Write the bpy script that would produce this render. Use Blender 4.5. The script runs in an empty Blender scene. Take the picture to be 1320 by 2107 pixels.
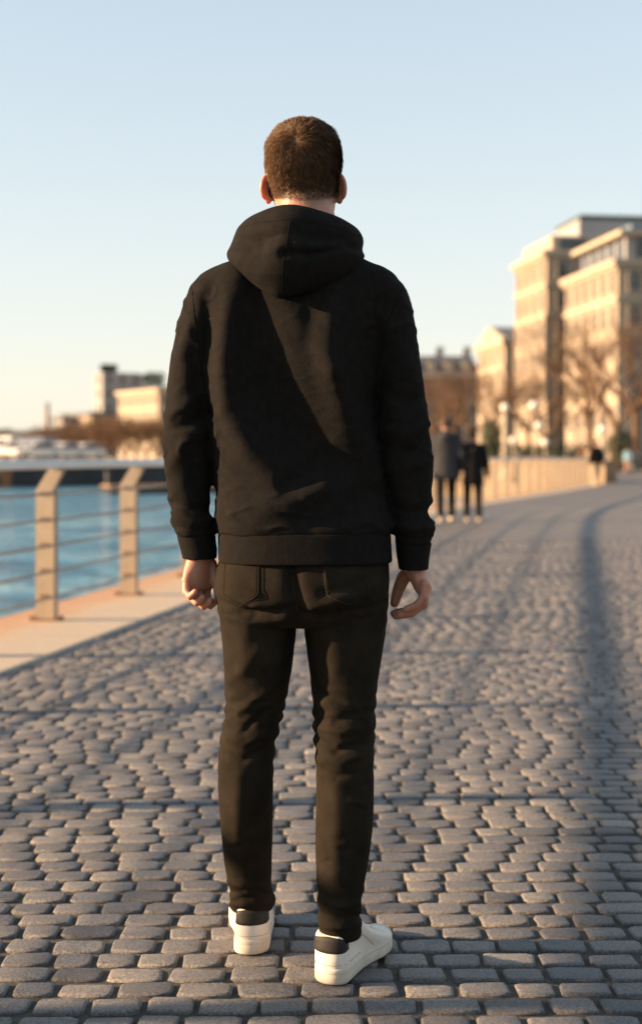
import bpy, bmesh, math, random
import numpy as np
from mathutils import Vector, Matrix, noise
from mathutils.bvhtree import BVHTree

random.seed(7)
rng = np.random.default_rng(7)
SC = bpy.context.scene
COL = SC.collection
R = math.radians

# ------------------------------------------------------------------ camera
F = 2943.0            # focal length in photo pixels
CX, HY = 660.0, 940.0  # principal column, horizon row
CAMZ = 1.08
cam_d = bpy.data.cameras.new('camera')
cam = bpy.data.objects.new('camera', cam_d)
COL.objects.link(cam)
cam.location = (0, 0, CAMZ)
cam.rotation_euler = (R(90), 0, 0)
cam_d.sensor_fit = 'VERTICAL'
cam_d.sensor_height = 36.0
cam_d.sensor_width = 36.0
cam_d.lens = F / 2107.0 * 36.0
cam_d.shift_y = -(1053.5 - HY) / 2107.0
cam_d.clip_start = 0.05
cam_d.clip_end = 6000
cam_d.dof.use_dof = True
cam_d.dof.focus_distance = 2.95
cam_d.dof.aperture_fstop = 2.8
SC.camera = cam

# ------------------------------------------------------------------ sky and sun
SUN_A = 85.0     # degrees from straight behind the camera, towards the left
SUN_EL = 16.0
sun_dir = Vector((-math.sin(R(SUN_A)) * math.cos(R(SUN_EL)), -math.cos(R(SUN_A)) * math.cos(R(SUN_EL)), math.sin(R(SUN_EL))))
world = bpy.data.worlds.new('World')
SC.world = world
world.use_nodes = True
wn = world.node_tree.nodes
wl = world.node_tree.links
sky = wn.new('ShaderNodeTexSky')
sky.sky_type = 'NISHITA'
sky.sun_disc = False
sky.sun_elevation = R(SUN_EL)
sky.sun_rotation = math.atan2(sun_dir.x, sun_dir.y)
sky.altitude = 0
sky.air_density = 1.0
sky.dust_density = 0.3
sky.ozone_density = 1.0
gam = wn.new('ShaderNodeGamma')          # even, hazy brightness over the whole sky
gam.inputs['Gamma'].default_value = 0.47
wl.new(sky.outputs['Color'], gam.inputs['Color'])
tint = wn.new('ShaderNodeMix'); tint.data_type = 'RGBA'; tint.blend_type = 'MULTIPLY'
tint.inputs[0].default_value = 1.0
tint.inputs[7].default_value = (0.975, 1.0, 1.0, 1.0)
wl.new(gam.outputs['Color'], tint.inputs[6])
# warm haze lying along the whole horizon
tcw = wn.new('ShaderNodeTexCoord'); sep = wn.new('ShaderNodeSeparateXYZ')
wl.new(tcw.outputs['Generated'], sep.inputs[0])
m1 = wn.new('ShaderNodeMath'); m1.operation = 'MULTIPLY'; m1.inputs[1].default_value = -7.0; wl.new(sep.outputs['Z'], m1.inputs[0])
m2 = wn.new('ShaderNodeMath'); m2.operation = 'EXPONENT'; wl.new(m1.outputs[0], m2.inputs[0])
m3 = wn.new('ShaderNodeMath'); m3.operation = 'MULTIPLY'; m3.use_clamp = True; m3.inputs[1].default_value = 0.62; wl.new(m2.outputs[0], m3.inputs[0])
hz = wn.new('ShaderNodeMix'); hz.data_type = 'RGBA'
wl.new(m3.outputs[0], hz.inputs[0]); wl.new(tint.outputs[2], hz.inputs[6]); hz.inputs[7].default_value = (2.08, 1.80, 1.50, 1.0)
wl.new(hz.outputs[2], wn['Background'].inputs['Color'])
wn['Background'].inputs['Strength'].default_value = 0.142
sun_l = bpy.data.lights.new('sun', 'SUN')
sun_l.energy = 4.9
sun_l.color = (1.0, 0.67, 0.40)
sun_l.angle = R(0.9)
sun_o = bpy.data.objects.new('sun', sun_l)
COL.objects.link(sun_o)
sun_o.rotation_euler = sun_dir.to_track_quat('Z', 'Y').to_euler()

vs = SC.view_settings
vs.view_transform = 'Standard'
vs.look = 'None'
vs.gamma = 1.0
vs.use_curve_mapping = False
vs.exposure = 1.75
SC.render.engine = 'CYCLES'
SC.cycles.use_denoising = True
SC.cycles.max_bounces = 6
SC.cycles.transparent_max_bounces = 8

# ------------------------------------------------------------------ helpers
def W(px, py, d):
    """photo pixel + distance -> world point"""
    return Vector(((px - CX) / F * d, d, CAMZ - (py - HY) / F * d))

def set_props(o, label=None, cat=None, group=None, kind=None):
    if label: o['label'] = label
    if cat: o['category'] = cat
    if group: o['group'] = group
    if kind: o['kind'] = kind
    return o

def empty(name, loc=(0, 0, 0), rz=0.0):
    o = bpy.data.objects.new(name, None)
    COL.objects.link(o)
    o.location = loc
    o.rotation_euler = (0, 0, rz)
    o.empty_display_size = 0.1
    return o

def link_mesh(name, me, mat=None, parent=None, smooth=True):
    if mat is not None:
        me.materials.clear()
        me.materials.append(mat)
    if smooth:
        me.polygons.foreach_set('use_smooth', [True] * len(me.polygons))
    o = bpy.data.objects.new(name, me)
    COL.objects.link(o)
    if parent is not None:
        o.parent = parent
    return o

def mesh_from(name, V, Fc):
    me = bpy.data.meshes.new(name)
    me.from_pydata([tuple(v) for v in V], [], [tuple(int(i) for i in f) for f in Fc])
    me.update()
    return me

class MB:
    """collects shapes for ONE mesh"""
    def __init__(self):
        self.V = []; self.F = []
    def add(self, V, Fc):
        n = len(self.V)
        self.V.extend([tuple(v) for v in V])
        self.F.extend([tuple(i + n for i in f) for f in Fc])
        return self
    def box(self, c, s, rz=0.0, M=None):
        x, y, z = s[0] / 2, s[1] / 2, s[2] / 2
        P = [Vector(p) for p in ((-x, -y, -z), (x, -y, -z), (x, y, -z), (-x, y, -z), (-x, -y, z), (x, -y, z), (x, y, z), (-x, y, z))]
        rot = M if M is not None else Matrix.Rotation(rz, 3, 'Z')
        P = [rot @ p + Vector(c) for p in P]
        return self.add(P, [(0, 3, 2, 1), (4, 5, 6, 7), (0, 1, 5, 4), (1, 2, 6, 5), (2, 3, 7, 6), (3, 0, 4, 7)])
    def loft(self, rings, cap=True):
        n = len(rings[0]); V = []; Fc = []
        for r in rings: V.extend(r)
        for i in range(len(rings) - 1):
            for j in range(n):
                k = (j + 1) % n
                Fc.append((i * n + j, i * n + k, (i + 1) * n + k, (i + 1) * n + j))
        if cap:
            Fc.append(tuple(reversed(range(n))))
            Fc.append(tuple(range((len(rings) - 1) * n, len(rings) * n)))
        return self.add(V, Fc)
    def tube(self, pts, rad, n=8, cap=True):
        pts = [Vector(p) for p in pts]
        if not hasattr(rad, '__len__'): rad = [rad] * len(pts)
        rings = []
        t0 = (pts[1] - pts[0]).normalized()
        u = t0.orthogonal().normalized()
        for i, p in enumerate(pts):
            t = (pts[min(i + 1, len(pts) - 1)] - pts[max(i - 1, 0)])
            t = t.normalized() if t.length > 1e-9 else t0
            u = (u - t * u.dot(t))
            u = u.normalized() if u.length > 1e-6 else t.orthogonal().normalized()
            w = t.cross(u)
            rings.append([p + (u * math.cos(2 * math.pi * k / n) + w * math.sin(2 * math.pi * k / n)) * rad[i] for k in range(n)])
        return self.loft(rings, cap)
    def limb(self, pts, rad, n=16):
        """tapered tube with rounded ends"""
        pts = [Vector(p) for p in pts]; rad = list(rad)
        P = []; Q = []
        d0 = (pts[0] - pts[1]).normalized(); d1 = (pts[-1] - pts[-2]).normalized()
        for a in (80, 55, 28):
            P.append(pts[0] + d0 * rad[0] * math.sin(R(a))); Q.append(rad[0] * math.cos(R(a)))
        P += pts; Q += rad
        for a in (28, 55, 80):
            P.append(pts[-1] + d1 * rad[-1] * math.sin(R(a))); Q.append(rad[-1] * math.cos(R(a)))
        return self.tube(P, Q, n)
    def ellipsoid(self, c, r, M=None, nu=20, nv=12):
        c = Vector(c); rings = []
        M = M if M is not None else Matrix.Identity(3)
        for i in range(1, nv):
            th = math.pi * i / nv
            rings.append([c + M @ Vector((r[0] * math.sin(th) * math.cos(2 * math.pi * j / nu), r[1] * math.sin(th) * math.sin(2 * math.pi * j / nu), -r[2] * math.cos(th))) for j in range(nu)])
        return self.loft(rings)
    def prism(self, poly, axis_from, axis_to):
        a = [Vector(p) + Vector(axis_from) for p in poly]; b = [Vector(p) + Vector(axis_to) for p in poly]
        return self.loft([a, b])
    def mesh(self, name='mesh'):
        me = mesh_from(name, self.V, self.F)
        bm = bmesh.new(); bm.from_mesh(me)
        bmesh.ops.recalc_face_normals(bm, faces=bm.faces)
        bm.to_mesh(me); bm.free()
        return me
    def build(self, name, mat, parent=None, smooth=False):
        return link_mesh(name, self.mesh(name), mat, parent, smooth)

def remesh(me, voxel, smooth_it=4, fac=0.5):
    o = bpy.data.objects.new('tmp', me); COL.objects.link(o)
    m = o.modifiers.new('r', 'REMESH'); m.mode = 'VOXEL'; m.voxel_size = voxel; m.use_smooth_shade = True
    if smooth_it:
        s = o.modifiers.new('s', 'SMOOTH'); s.factor = fac; s.iterations = smooth_it
    dg = bpy.context.evaluated_depsgraph_get()
    out = bpy.data.meshes.new_from_object(o.evaluated_get(dg))
    bpy.data.objects.remove(o)
    return out

def get_co(me):
    a = np.empty(len(me.vertices) * 3, np.float32); me.vertices.foreach_get('co', a)
    return a.reshape(-1, 3).astype(np.float64)
def get_no(me):
    a = np.empty(len(me.vertices) * 3, np.float32); me.vertices.foreach_get('normal', a)
    return a.reshape(-1, 3).astype(np.float64)
def set_co(me, c):
    me.vertices.foreach_set('co', c.astype(np.float32).ravel()); me.update()

def bvh_of(me):
    return BVHTree.FromPolygons([v.co.copy() for v in me.vertices], [tuple(p.vertices) for p in me.polygons])

def sstep(a, b, x):
    t = np.clip((x - a) / (b - a), 0, 1); return t * t * (3 - 2 * t)

def interp(x, xs, ys): return float(np.interp(x, xs, ys))

# ------------------------------------------------------------------ materials
def new_mat(name):
    m = bpy.data.materials.new(name); m.use_nodes = True
    nt = m.node_tree
    return m, nt, nt.nodes['Principled BSDF']

def N(nt, typ, **kw):
    n = nt.nodes.new(typ)
    for k, v in kw.items():
        if k.startswith('i_'):
            key = k[2:]
            key = int(key) if key.isdigit() else key
            n.inputs[key].default_value = v
        else: setattr(n, k, v)
    return n

def ramp(nt, stops):
    r = nt.nodes.new('ShaderNodeValToRGB')
    e = r.color_ramp.elements
    while len(e) < len(stops): e.new(0.5)
    for i, (p, c) in enumerate(stops):
        e[i].position = p; e[i].color = (*c, 1) if len(c) == 3 else c
    return r

def coords(nt, world_pos=False):
    if world_pos:
        return nt.nodes.new('ShaderNodeNewGeometry').outputs['Position']
    return nt.nodes.new('ShaderNodeTexCoord').outputs['Object']

def noisy(name, c1, c2, scale=8.0, rough=0.7, bump=0.0, bscale=60.0, world_pos=False, spec=0.5, metallic=0.0, detail=5.0, sheen=0.0, bdist=0.01, c3=None, big=0.0):
    m, nt, b = new_mat(name)
    L = nt.links
    co = coords(nt, world_pos)
    n1 = N(nt, 'ShaderNodeTexNoise', i_Scale=scale, i_Detail=detail, i_Roughness=0.6)
    L.new(co, n1.inputs['Vector'])
    stops = [(0.3, c1), (0.7, c2)] if c3 is None else [(0.28, c1), (0.5, c2), (0.72, c3)]
    r = ramp(nt, stops)
    L.new(n1.outputs['Fac'], r.inputs['Fac'])
    L.new(r.outputs['Color'], b.inputs['Base Color'])
    b.inputs['Roughness'].default_value = rough
    b.inputs['Specular IOR Level'].default_value = spec
    b.inputs['Metallic'].default_value = metallic
    if sheen:
        b.inputs['Sheen Weight'].default_value = sheen
        b.inputs['Sheen Roughness'].default_value = 0.45
    if bump:
        n2 = N(nt, 'ShaderNodeTexNoise', i_Scale=bscale, i_Detail=4.0, i_Roughness=0.65)
        L.new(co, n2.inputs['Vector'])
        bp = N(nt, 'ShaderNodeBump', i_Strength=bump, i_Distance=bdist)
        L.new(n2.outputs['Fac'], bp.inputs['Height'])
        L.new(bp.outputs['Normal'], b.inputs['Normal'])
    return m

def sett_mat():
    m, nt, b = new_mat('granite_setts')
    L = nt.links
    geo = N(nt, 'ShaderNodeNewGeometry'); oi = N(nt, 'ShaderNodeObjectInfo')
    add = N(nt, 'ShaderNodeMath', operation='ADD'); fr = N(nt, 'ShaderNodeMath', operation='FRACT')
    L.new(geo.outputs['Random Per Island'], add.inputs[0]); L.new(oi.outputs['Random'], add.inputs[1]); L.new(add.outputs[0], fr.inputs[0])
    r = ramp(nt, [(0.0, (0.07, 0.07, 0.075)), (0.22, (0.118, 0.117, 0.119)), (0.5, (0.158, 0.151, 0.144)), (0.75, (0.10, 0.102, 0.11)), (1.0, (0.215, 0.20, 0.182))])
    L.new(fr.outputs[0], r.inputs['Fac'])
    n1 = N(nt, 'ShaderNodeTexNoise', i_Scale=170.0, i_Detail=5.0, i_Roughness=0.75)
    L.new(geo.outputs['Position'], n1.inputs['Vector'])
    r2 = ramp(nt, [(0.34, (0.38, 0.38, 0.40)), (0.5, (1.0, 1.0, 1.0)), (0.68, (1.75, 1.7, 1.6))])
    L.new(n1.outputs['Fac'], r2.inputs['Fac'])
    n3 = N(nt, 'ShaderNodeTexNoise', i_Scale=1.3, i_Detail=4.0, i_Roughness=0.6)
    L.new(geo.outputs['Position'], n3.inputs['Vector'])
    r3 = ramp(nt, [(0.3, (0.78, 0.8, 0.85)), (0.7, (1.15, 1.1, 1.03))])
    L.new(n3.outputs['Fac'], r3.inputs['Fac'])
    mx = N(nt, 'ShaderNodeMix', data_type='RGBA', blend_type='MULTIPLY'); mx.inputs[0].default_value = 1.0
    L.new(r.outputs['Color'], mx.inputs[6]); L.new(r2.outputs['Color'], mx.inputs[7])
    mx2 = N(nt, 'ShaderNodeMix', data_type='RGBA', blend_type='MULTIPLY'); mx2.inputs[0].default_value = 1.0
    L.new(mx.outputs[2], mx2.inputs[6]); L.new(r3.outputs['Color'], mx2.inputs[7])
    L.new(mx2.outputs[2], b.inputs['Base Color'])
    b.inputs['Roughness'].default_value = 0.58
    b.inputs['Specular IOR Level'].default_value = 0.45
    n2 = N(nt, 'ShaderNodeTexNoise', i_Scale=140.0, i_Detail=6.0, i_Roughness=0.75)
    L.new(geo.outputs['Position'], n2.inputs['Vector'])
    n4 = N(nt, 'ShaderNodeTexNoise', i_Scale=28.0, i_Detail=2.0)
    L.new(geo.outputs['Position'], n4.inputs['Vector'])
    ad = N(nt, 'ShaderNodeMath', operation='MULTIPLY_ADD'); ad.inputs[1].default_value = 0.35
    L.new(n4.outputs['Fac'], ad.inputs[0]); L.new(n2.outputs['Fac'], ad.inputs[2])
    bp = N(nt, 'ShaderNodeBump', i_Strength=0.85, i_Distance=0.006)
    L.new(ad.outputs[0], bp.inputs['Height']); L.new(bp.outputs['Normal'], b.inputs['Normal'])
    return m

def paving_mat():
    """paving too far away to tell the setts apart"""
    m, nt, b = new_mat('far_setts')
    L = nt.links
    geo = N(nt, 'ShaderNodeNewGeometry')
    br = N(nt, 'ShaderNodeTexBrick', offset=0.5, i_Scale=1.0)
    br.inputs['Color1'].default_value = (0.18, 0.162, 0.142, 1); br.inputs['Color2'].default_value = (0.125, 0.116, 0.107, 1)
    br.inputs['Mortar'].default_value = (0.07, 0.066, 0.062, 1)
    br.inputs['Mortar Size'].default_value = 0.008
    br.inputs['Brick Width'].default_value = 0.118; br.inputs['Row Height'].default_value = 0.095
    L.new(geo.outputs['Position'], br.inputs['Vector'])
    n3 = N(nt, 'ShaderNodeTexNoise', i_Scale=0.5, i_Detail=6.0, i_Roughness=0.65)
    L.new(geo.outputs['Position'], n3.inputs['Vector'])
    r3 = ramp(nt, [(0.3, (0.8, 0.81, 0.85)), (0.7, (1.15, 1.1, 1.03))])
    L.new(n3.outputs['Fac'], r3.inputs['Fac'])
    mx = N(nt, 'ShaderNodeMix', data_type='RGBA', blend_type='MULTIPLY'); mx.inputs[0].default_value = 1.0
    L.new(br.outputs['Color'], mx.inputs[6]); L.new(r3.outputs['Color'], mx.inputs[7])
    L.new(mx.outputs[2], b.inputs['Base Color'])
    b.inputs['Roughness'].default_value = 0.6
    n2 = N(nt, 'ShaderNodeTexNoise', i_Scale=9.0, i_Detail=3.0)
    L.new(geo.outputs['Position'], n2.inputs['Vector'])
    bp = N(nt, 'ShaderNodeBump', i_Strength=0.6, i_Distance=0.03)
    L.new(n2.outputs['Fac'], bp.inputs['Height']); L.new(bp.outputs['Normal'], b.inputs['Normal'])
    return m

def coping_mat():
    """pale concrete with a rust stain that runs along the foot of the posts"""
    m, nt, b = new_mat('coping_concrete')
    L = nt.links
    geo = N(nt, 'ShaderNodeNewGeometry')
    at = N(nt, 'ShaderNodeAttribute', attribute_name='across')
    n1 = N(nt, 'ShaderNodeTexNoise', i_Scale=2.2, i_Detail=6.0, i_Roughness=0.65)
    L.new(geo.outputs['Position'], n1.inputs['Vector'])
    ad = N(nt, 'ShaderNodeMath', operation='MULTIPLY_ADD'); ad.inputs[1].default_value = 0.55
    L.new(n1.outputs['Fac'], ad.inputs[0]); L.new(at.outputs['Fac'], ad.inputs[2])
    r = ramp(nt, [(0.30, (0.40, 0.22, 0.11)), (0.56, (0.43, 0.265, 0.15)), (0.74, (0.44, 0.335, 0.225)), (0.9, (0.43, 0.35, 0.26))])
    L.new(ad.outputs[0], r.inputs['Fac'])
    n2 = N(nt, 'ShaderNodeTexNoise', i_Scale=40.0, i_Detail=5.0, i_Roughness=0.7)
    L.new(geo.outputs['Position'], n2.inputs['Vector'])
    r2 = ramp(nt, [(0.3, (0.82, 0.82, 0.82)), (0.7, (1.1, 1.1, 1.1))])
    L.new(n2.outputs['Fac'], r2.inputs['Fac'])
    mx = N(nt, 'ShaderNodeMix', data_type='RGBA', blend_type='MULTIPLY'); mx.inputs[0].default_value = 1.0
    L.new(r.outputs['Color'], mx.inputs[6]); L.new(r2.outputs['Color'], mx.inputs[7])
    L.new(mx.outputs[2], b.inputs['Base Color'])
    b.inputs['Roughness'].default_value = 0.75
    bp = N(nt, 'ShaderNodeBump', i_Strength=0.4, i_Distance=0.004)
    L.new(n2.outputs['Fac'], bp.inputs['Height']); L.new(bp.outputs['Normal'], b.inputs['Normal'])
    return m

def water_mat():
    m, nt, b = new_mat('harbour_water')
    L = nt.links
    geo = N(nt, 'ShaderNodeNewGeometry')
    mp = N(nt, 'ShaderNodeMapping'); mp.inputs['Scale'].default_value = (0.42, 1.0, 1.0); mp.inputs['Rotation'].default_value = (0, 0, R(12))
    L.new(geo.outputs['Position'], mp.inputs['Vector'])
    n1 = N(nt, 'ShaderNodeTexNoise', i_Scale=1.1, i_Detail=5.0, i_Roughness=0.6, i_Distortion=0.6)
    n2 = N(nt, 'ShaderNodeTexNoise', i_Scale=0.28, i_Detail=3.0, i_Roughness=0.5)
    L.new(mp.outputs[0], n1.inputs['Vector']); L.new(mp.outputs[0], n2.inputs['Vector'])
    ad = N(nt, 'ShaderNodeMath', operation='MULTIPLY_ADD'); ad.inputs[1].default_value = 1.6
    L.new(n2.outputs['Fac'], ad.inputs[0]); L.new(n1.outputs['Fac'], ad.inputs[2])
    bp = N(nt, 'ShaderNodeBump', i_Strength=1.0, i_Distance=0.55)
    L.new(ad.outputs[0], bp.inputs['Height']); L.new(bp.outputs['Normal'], b.inputs['Normal'])
    rw = ramp(nt, [(0.41, (0.035, 0.145, 0.25)), (0.5, (0.09, 0.265, 0.39)), (0.59, (0.22, 0.43, 0.53))])  # light and dark of the ripples painted into the base colour, following wave height
    nm = N(nt, 'ShaderNodeMath', operation='MULTIPLY'); nm.inputs[1].default_value = 1 / 2.6
    L.new(ad.outputs[0], nm.inputs[0]); L.new(nm.outputs[0], rw.inputs['Fac']); L.new(rw.outputs['Color'], b.inputs['Base Color'])
    b.inputs['Roughness'].default_value = 0.08
    b.inputs['IOR'].default_value = 1.33
    return m

def cloth_mat(name, c1, c2, weave, rough=0.9, sheen=0.3, bump=0.25, scale=5.0):
    m, nt, b = new_mat(name)
    L = nt.links
    tc = N(nt, 'ShaderNodeTexCoord')
    n1 = N(nt, 'ShaderNodeTexNoise', i_Scale=scale, i_Detail=6.0, i_Roughness=0.65)
    L.new(tc.outputs['Object'], n1.inputs['Vector'])
    r = ramp(nt, [(0.3, c1), (0.7, c2)])
    L.new(n1.outputs['Fac'], r.inputs['Fac']); L.new(r.outputs['Color'], b.inputs['Base Color'])
    b.inputs['Roughness'].default_value = rough
    b.inputs['Specular IOR Level'].default_value = 0.06
    b.inputs['Sheen Weight'].default_value = sheen
    b.inputs['Sheen Roughness'].default_value = 0.5
    b.inputs['Sheen Tint'].default_value = (1.0, 0.86, 0.7, 1)
    n2 = N(nt, 'ShaderNodeTexNoise', i_Scale=weave, i_Detail=3.0, i_Roughness=0.7)
    L.new(tc.outputs['Object'], n2.inputs['Vector'])
    bp = N(nt, 'ShaderNodeBump', i_Strength=bump, i_Distance=0.002)
    L.new(n2.outputs['Fac'], bp.inputs['Height']); L.new(bp.outputs['Normal'], b.inputs['Normal'])
    return m

def skin_mat():
    m, nt, b = new_mat('skin')
    L = nt.links
    tc = N(nt, 'ShaderNodeTexCoord')
    at = N(nt, 'ShaderNodeAttribute', attribute_name='stubble')
    n1 = N(nt, 'ShaderNodeTexNoise', i_Scale=28.0, i_Detail=5.0, i_Roughness=0.6)
    L.new(tc.outputs['Object'], n1.inputs['Vector'])
    r = ramp(nt, [(0.3, (0.34, 0.155, 0.10)), (0.7, (0.46, 0.235, 0.155))])
    L.new(n1.outputs['Fac'], r.inputs['Fac'])
    mx = N(nt, 'ShaderNodeMix', data_type='RGBA')
    L.new(at.outputs['Fac'], mx.inputs[0]); L.new(r.outputs['Color'], mx.inputs[6]); mx.inputs[7].default_value = (0.15, 0.085, 0.045, 1)
    L.new(mx.outputs[2], b.inputs['Base Color'])
    b.inputs['Roughness'].default_value = 0.5
    b.inputs['Subsurface Weight'].default_value = 0.6
    b.inputs['Subsurface Radius'].default_value = (1.0, 0.25, 0.1)
    b.inputs['Subsurface Scale'].default_value = 0.018
    n2 = N(nt, 'ShaderNodeTexNoise', i_Scale=220.0, i_Detail=3.0)
    L.new(tc.outputs['Object'], n2.inputs['Vector'])
    bp = N(nt, 'ShaderNodeBump', i_Strength=0.2, i_Distance=0.001)
    L.new(n2.outputs['Fac'], bp.inputs['Height']); L.new(bp.outputs['Normal'], b.inputs['Normal'])
    return m

def hair_mat():
    m, nt, b = new_mat('brown_hair')
    L = nt.links
    geo = N(nt, 'ShaderNodeNewGeometry')
    r = ramp(nt, [(0.0, (0.036, 0.020, 0.010)), (0.5, (0.072, 0.039, 0.019)), (1.0, (0.13, 0.073, 0.036))])
    L.new(geo.outputs['Random Per Island'], r.inputs['Fac']); L.new(r.outputs['Color'], b.inputs['Base Color'])
    b.inputs['Roughness'].default_value = 0.55
    b.inputs['Specular IOR Level'].default_value = 0.08
    return m

M = {}
M['sett'] = sett_mat()
M['paving'] = paving_mat()
M['bed'] = noisy('sandy_joints', (0.03, 0.028, 0.023), (0.055, 0.049, 0.04), 9, 0.95, 0.8, 120, True, c3=(0.12, 0.10, 0.075))
M['coping'] = coping_mat()
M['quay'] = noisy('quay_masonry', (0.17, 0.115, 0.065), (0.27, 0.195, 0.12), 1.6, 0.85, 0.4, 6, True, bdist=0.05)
M['dark_quay'] = noisy('shade_toned_quay', (0.02, 0.022, 0.022), (0.05, 0.05, 0.045), 0.6, 0.85, 0.5, 4, True, bdist=0.05)  # shade on the far wall's face is put into this near-black base colour
M['sand'] = noisy('sandy_ground', (0.42, 0.33, 0.23), (0.54, 0.44, 0.32), 0.15, 0.9, 0.3, 3, True)
M['water'] = water_mat()
M['steel'] = noisy('brushed_handrail', (0.52, 0.55, 0.57), (0.62, 0.64, 0.65), 3, 0.42, 0.1, 90, metallic=0.55)
M['bronze'] = noisy('bronze_post', (0.32, 0.25, 0.175), (0.42, 0.335, 0.24), 6, 0.45, 0.15, 70, metallic=0.35)
M['bar'] = noisy('rail_bar', (0.20, 0.165, 0.125), (0.30, 0.25, 0.19), 8, 0.4, metallic=0.6)
M['clamp'] = noisy('rusty_clamp', (0.10, 0.055, 0.03), (0.2, 0.10, 0.05), 30, 0.7)
M['hoodie'] = cloth_mat('black_fleece', (0.0085, 0.0077, 0.007), (0.0135, 0.012, 0.0106), 260, 0.95, 0.0, 0.6, 60.0)
M['rib'] = cloth_mat('black_rib_knit', (0.0085, 0.0077, 0.007), (0.013, 0.0116, 0.0103), 300, 0.95, 0.0, 0.5, 60.0)
M['jeans'] = cloth_mat('black_denim', (0.010, 0.0083, 0.0062), (0.0225, 0.0178, 0.0122), 320, 0.9, 0.0, 0.5, 14.0)
M['stitch'] = noisy('dark_thread', (0.02, 0.016, 0.011), (0.03, 0.024, 0.017), 200, 0.9, spec=0.1)
M['seam'] = noisy('black_seam', (0.006, 0.0055, 0.005), (0.009, 0.008, 0.0075), 200, 0.95, spec=0.05)
M['leather'] = noisy('white_leather', (0.60, 0.535, 0.46), (0.70, 0.635, 0.56), 20, 0.5, 0.12, 300, bdist=0.001)
M['rubber'] = noisy('white_rubber', (0.44, 0.375, 0.30), (0.64, 0.565, 0.475), 22, 0.6, 0.1, 200, bdist=0.001)
M['tab'] = noisy('black_heel_tab', (0.014, 0.0125, 0.011), (0.026, 0.022, 0.019), 60, 0.65, 0.3, 400, bdist=0.001, spec=0.25)
M['thread'] = noisy('beige_thread', (0.34, 0.28, 0.22), (0.42, 0.35, 0.28), 100, 0.8)
M['skin'] = skin_mat()
M['hair'] = hair_mat()
# ------------------------------------------------------------------ the quay edge line (x of the railing posts at distance d)
_pd = np.array([-12, 0, 9.4, 20, 26, 30, 35, 45, 58], float)
_px = np.array([-5.69, -3.514, -1.81, 0.11, 1.32, 2.36, 3.95, 7.15, 10.9], float)
_sd = np.linspace(-12, 58, 701)
_sx = np.interp(_sd, _pd, _px)
_k = np.hanning(41); _k /= _k.sum()
_sx = np.convolve(np.pad(_sx, 20, mode='reflect', reflect_type='odd'), _k, 'valid')
def edge_x(d): return float(np.interp(d, _sd, _sx))
_arc = np.concatenate([[0], np.cumsum(np.hypot(np.diff(_sx), np.diff(_sd)))])
def edge_at(s):
    """arc length -> point, tangent, right-hand (inland) normal"""
    d = float(np.interp(s, _arc, _sd)); x = edge_x(d)
    t = Vector((edge_x(d + 0.2) - edge_x(d - 0.2), 0.4, 0)).normalized()
    return Vector((x, d, 0)), t, Vector((t.y, -t.x, 0))
IN_W, OUT_W = 0.62, 0.36      # coping inland / seaward of the posts
WATER_Z = -1.2

# promenade: setting bed near, plain paving sheet beyond
def poly_sheet(name, pts, z, mat, kind='structure'):
    bm = bmesh.new()
    f = bm.faces.new([bm.verts.new((p[0], p[1], z)) for p in pts])
    bmesh.ops.triangulate(bm, faces=[f])
    bmesh.ops.recalc_face_normals(bm, faces=bm.faces)
    me = bpy.data.meshes.new(name); bm.to_mesh(me); bm.free()
    if me.polygons[0].normal.z < 0: me.flip_normals()
    o = link_mesh(name, me, mat, None, False)
    set_props(o, kind=kind)
    return o
SETT_END = 19.0
near_pts = [(edge_x(d) + IN_W - 0.05, d) for d in np.linspace(-11, SETT_END + 0.05, 16)]
near_pts += [(60, SETT_END + 0.05), (60, -11)]
promenade = poly_sheet('promenade', near_pts, -0.0095, M['bed'])
far_pts = [(edge_x(d) + IN_W - 0.05, d) for d in np.linspace(SETT_END, 57.5, 24)]
far_pts += [(12.0, 59.2), (1.0, 121.5), (1.0, 900), (700, 900), (700, -11), (0.235 * 2.1 + 2.06, -11), (0.235 * 2.1 + 2.06, 2.1), (0.235 * SETT_END + 2.06, SETT_END)]
plaza = poly_sheet('plaza_pavement', far_pts, -0.002, M['paving'])
# ------------------------------------------------------------------ setts
def sett_variant(seed, rings=4):
    """unit block: rectangle with cut corners, worn edges and a nearly flat top"""
    r = np.random.default_rng(seed)
    cx, cy = r.uniform(.05, .14, 4), r.uniform(.08, .2, 4)
    base = []
    for k, (sx, sy) in enumerate(((1, 1), (-1, 1), (-1, -1), (1, -1))):
        a, b = (sx * .5, sy * (.5 - cy[k])), (sx * (.5 - cx[k]), sy * .5)
        base += [a, b] if k % 2 == 0 else [b, a]
    base = np.array(base) * (1 + r.uniform(-.07, .03, (8, 1))) * (1 + r.uniform(-.03, .02, (8, 2)))
    V = []; Fc = []; n = 8
    lv = [(1.0, 1.0, -0.035), (1.0, 1.0, -0.0065), (0.96, 0.95, -0.0017), (0.86, 0.83, 0.0)] if rings == 4 else [(1.0, 1.0, -0.03), (0.985, 0.98, -0.005), (0.91, 0.90, 0.0)]
    top = r.uniform(-.0016, .0016, 8)
    for i, (s1, s2, z) in enumerate(lv):
        for q, t in zip(base, top): V.append((q[0] * s1, q[1] * s2, z + (t if i > 1 else 0)))
    c = len(V); V.append((r.uniform(-.15, .15), r.uniform(-.15, .15), r.uniform(-.001, .0015)))
    for i in range(len(lv) - 1):
        for j in range(n):
            k = (j + 1) % n
            Fc.append((i * n + j, i * n + k, (i + 1) * n + k, (i + 1) * n + j))
    t = (len(lv) - 1) * n
    for j in range(n): Fc.append((t + j, t + (j + 1) % n, c))
    return np.array(V), Fc
hi = [sett_variant(100 + i, 4) for i in range(16)]
lo = [sett_variant(300 + i, 3) for i in range(16)]
hi_me = []
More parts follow.
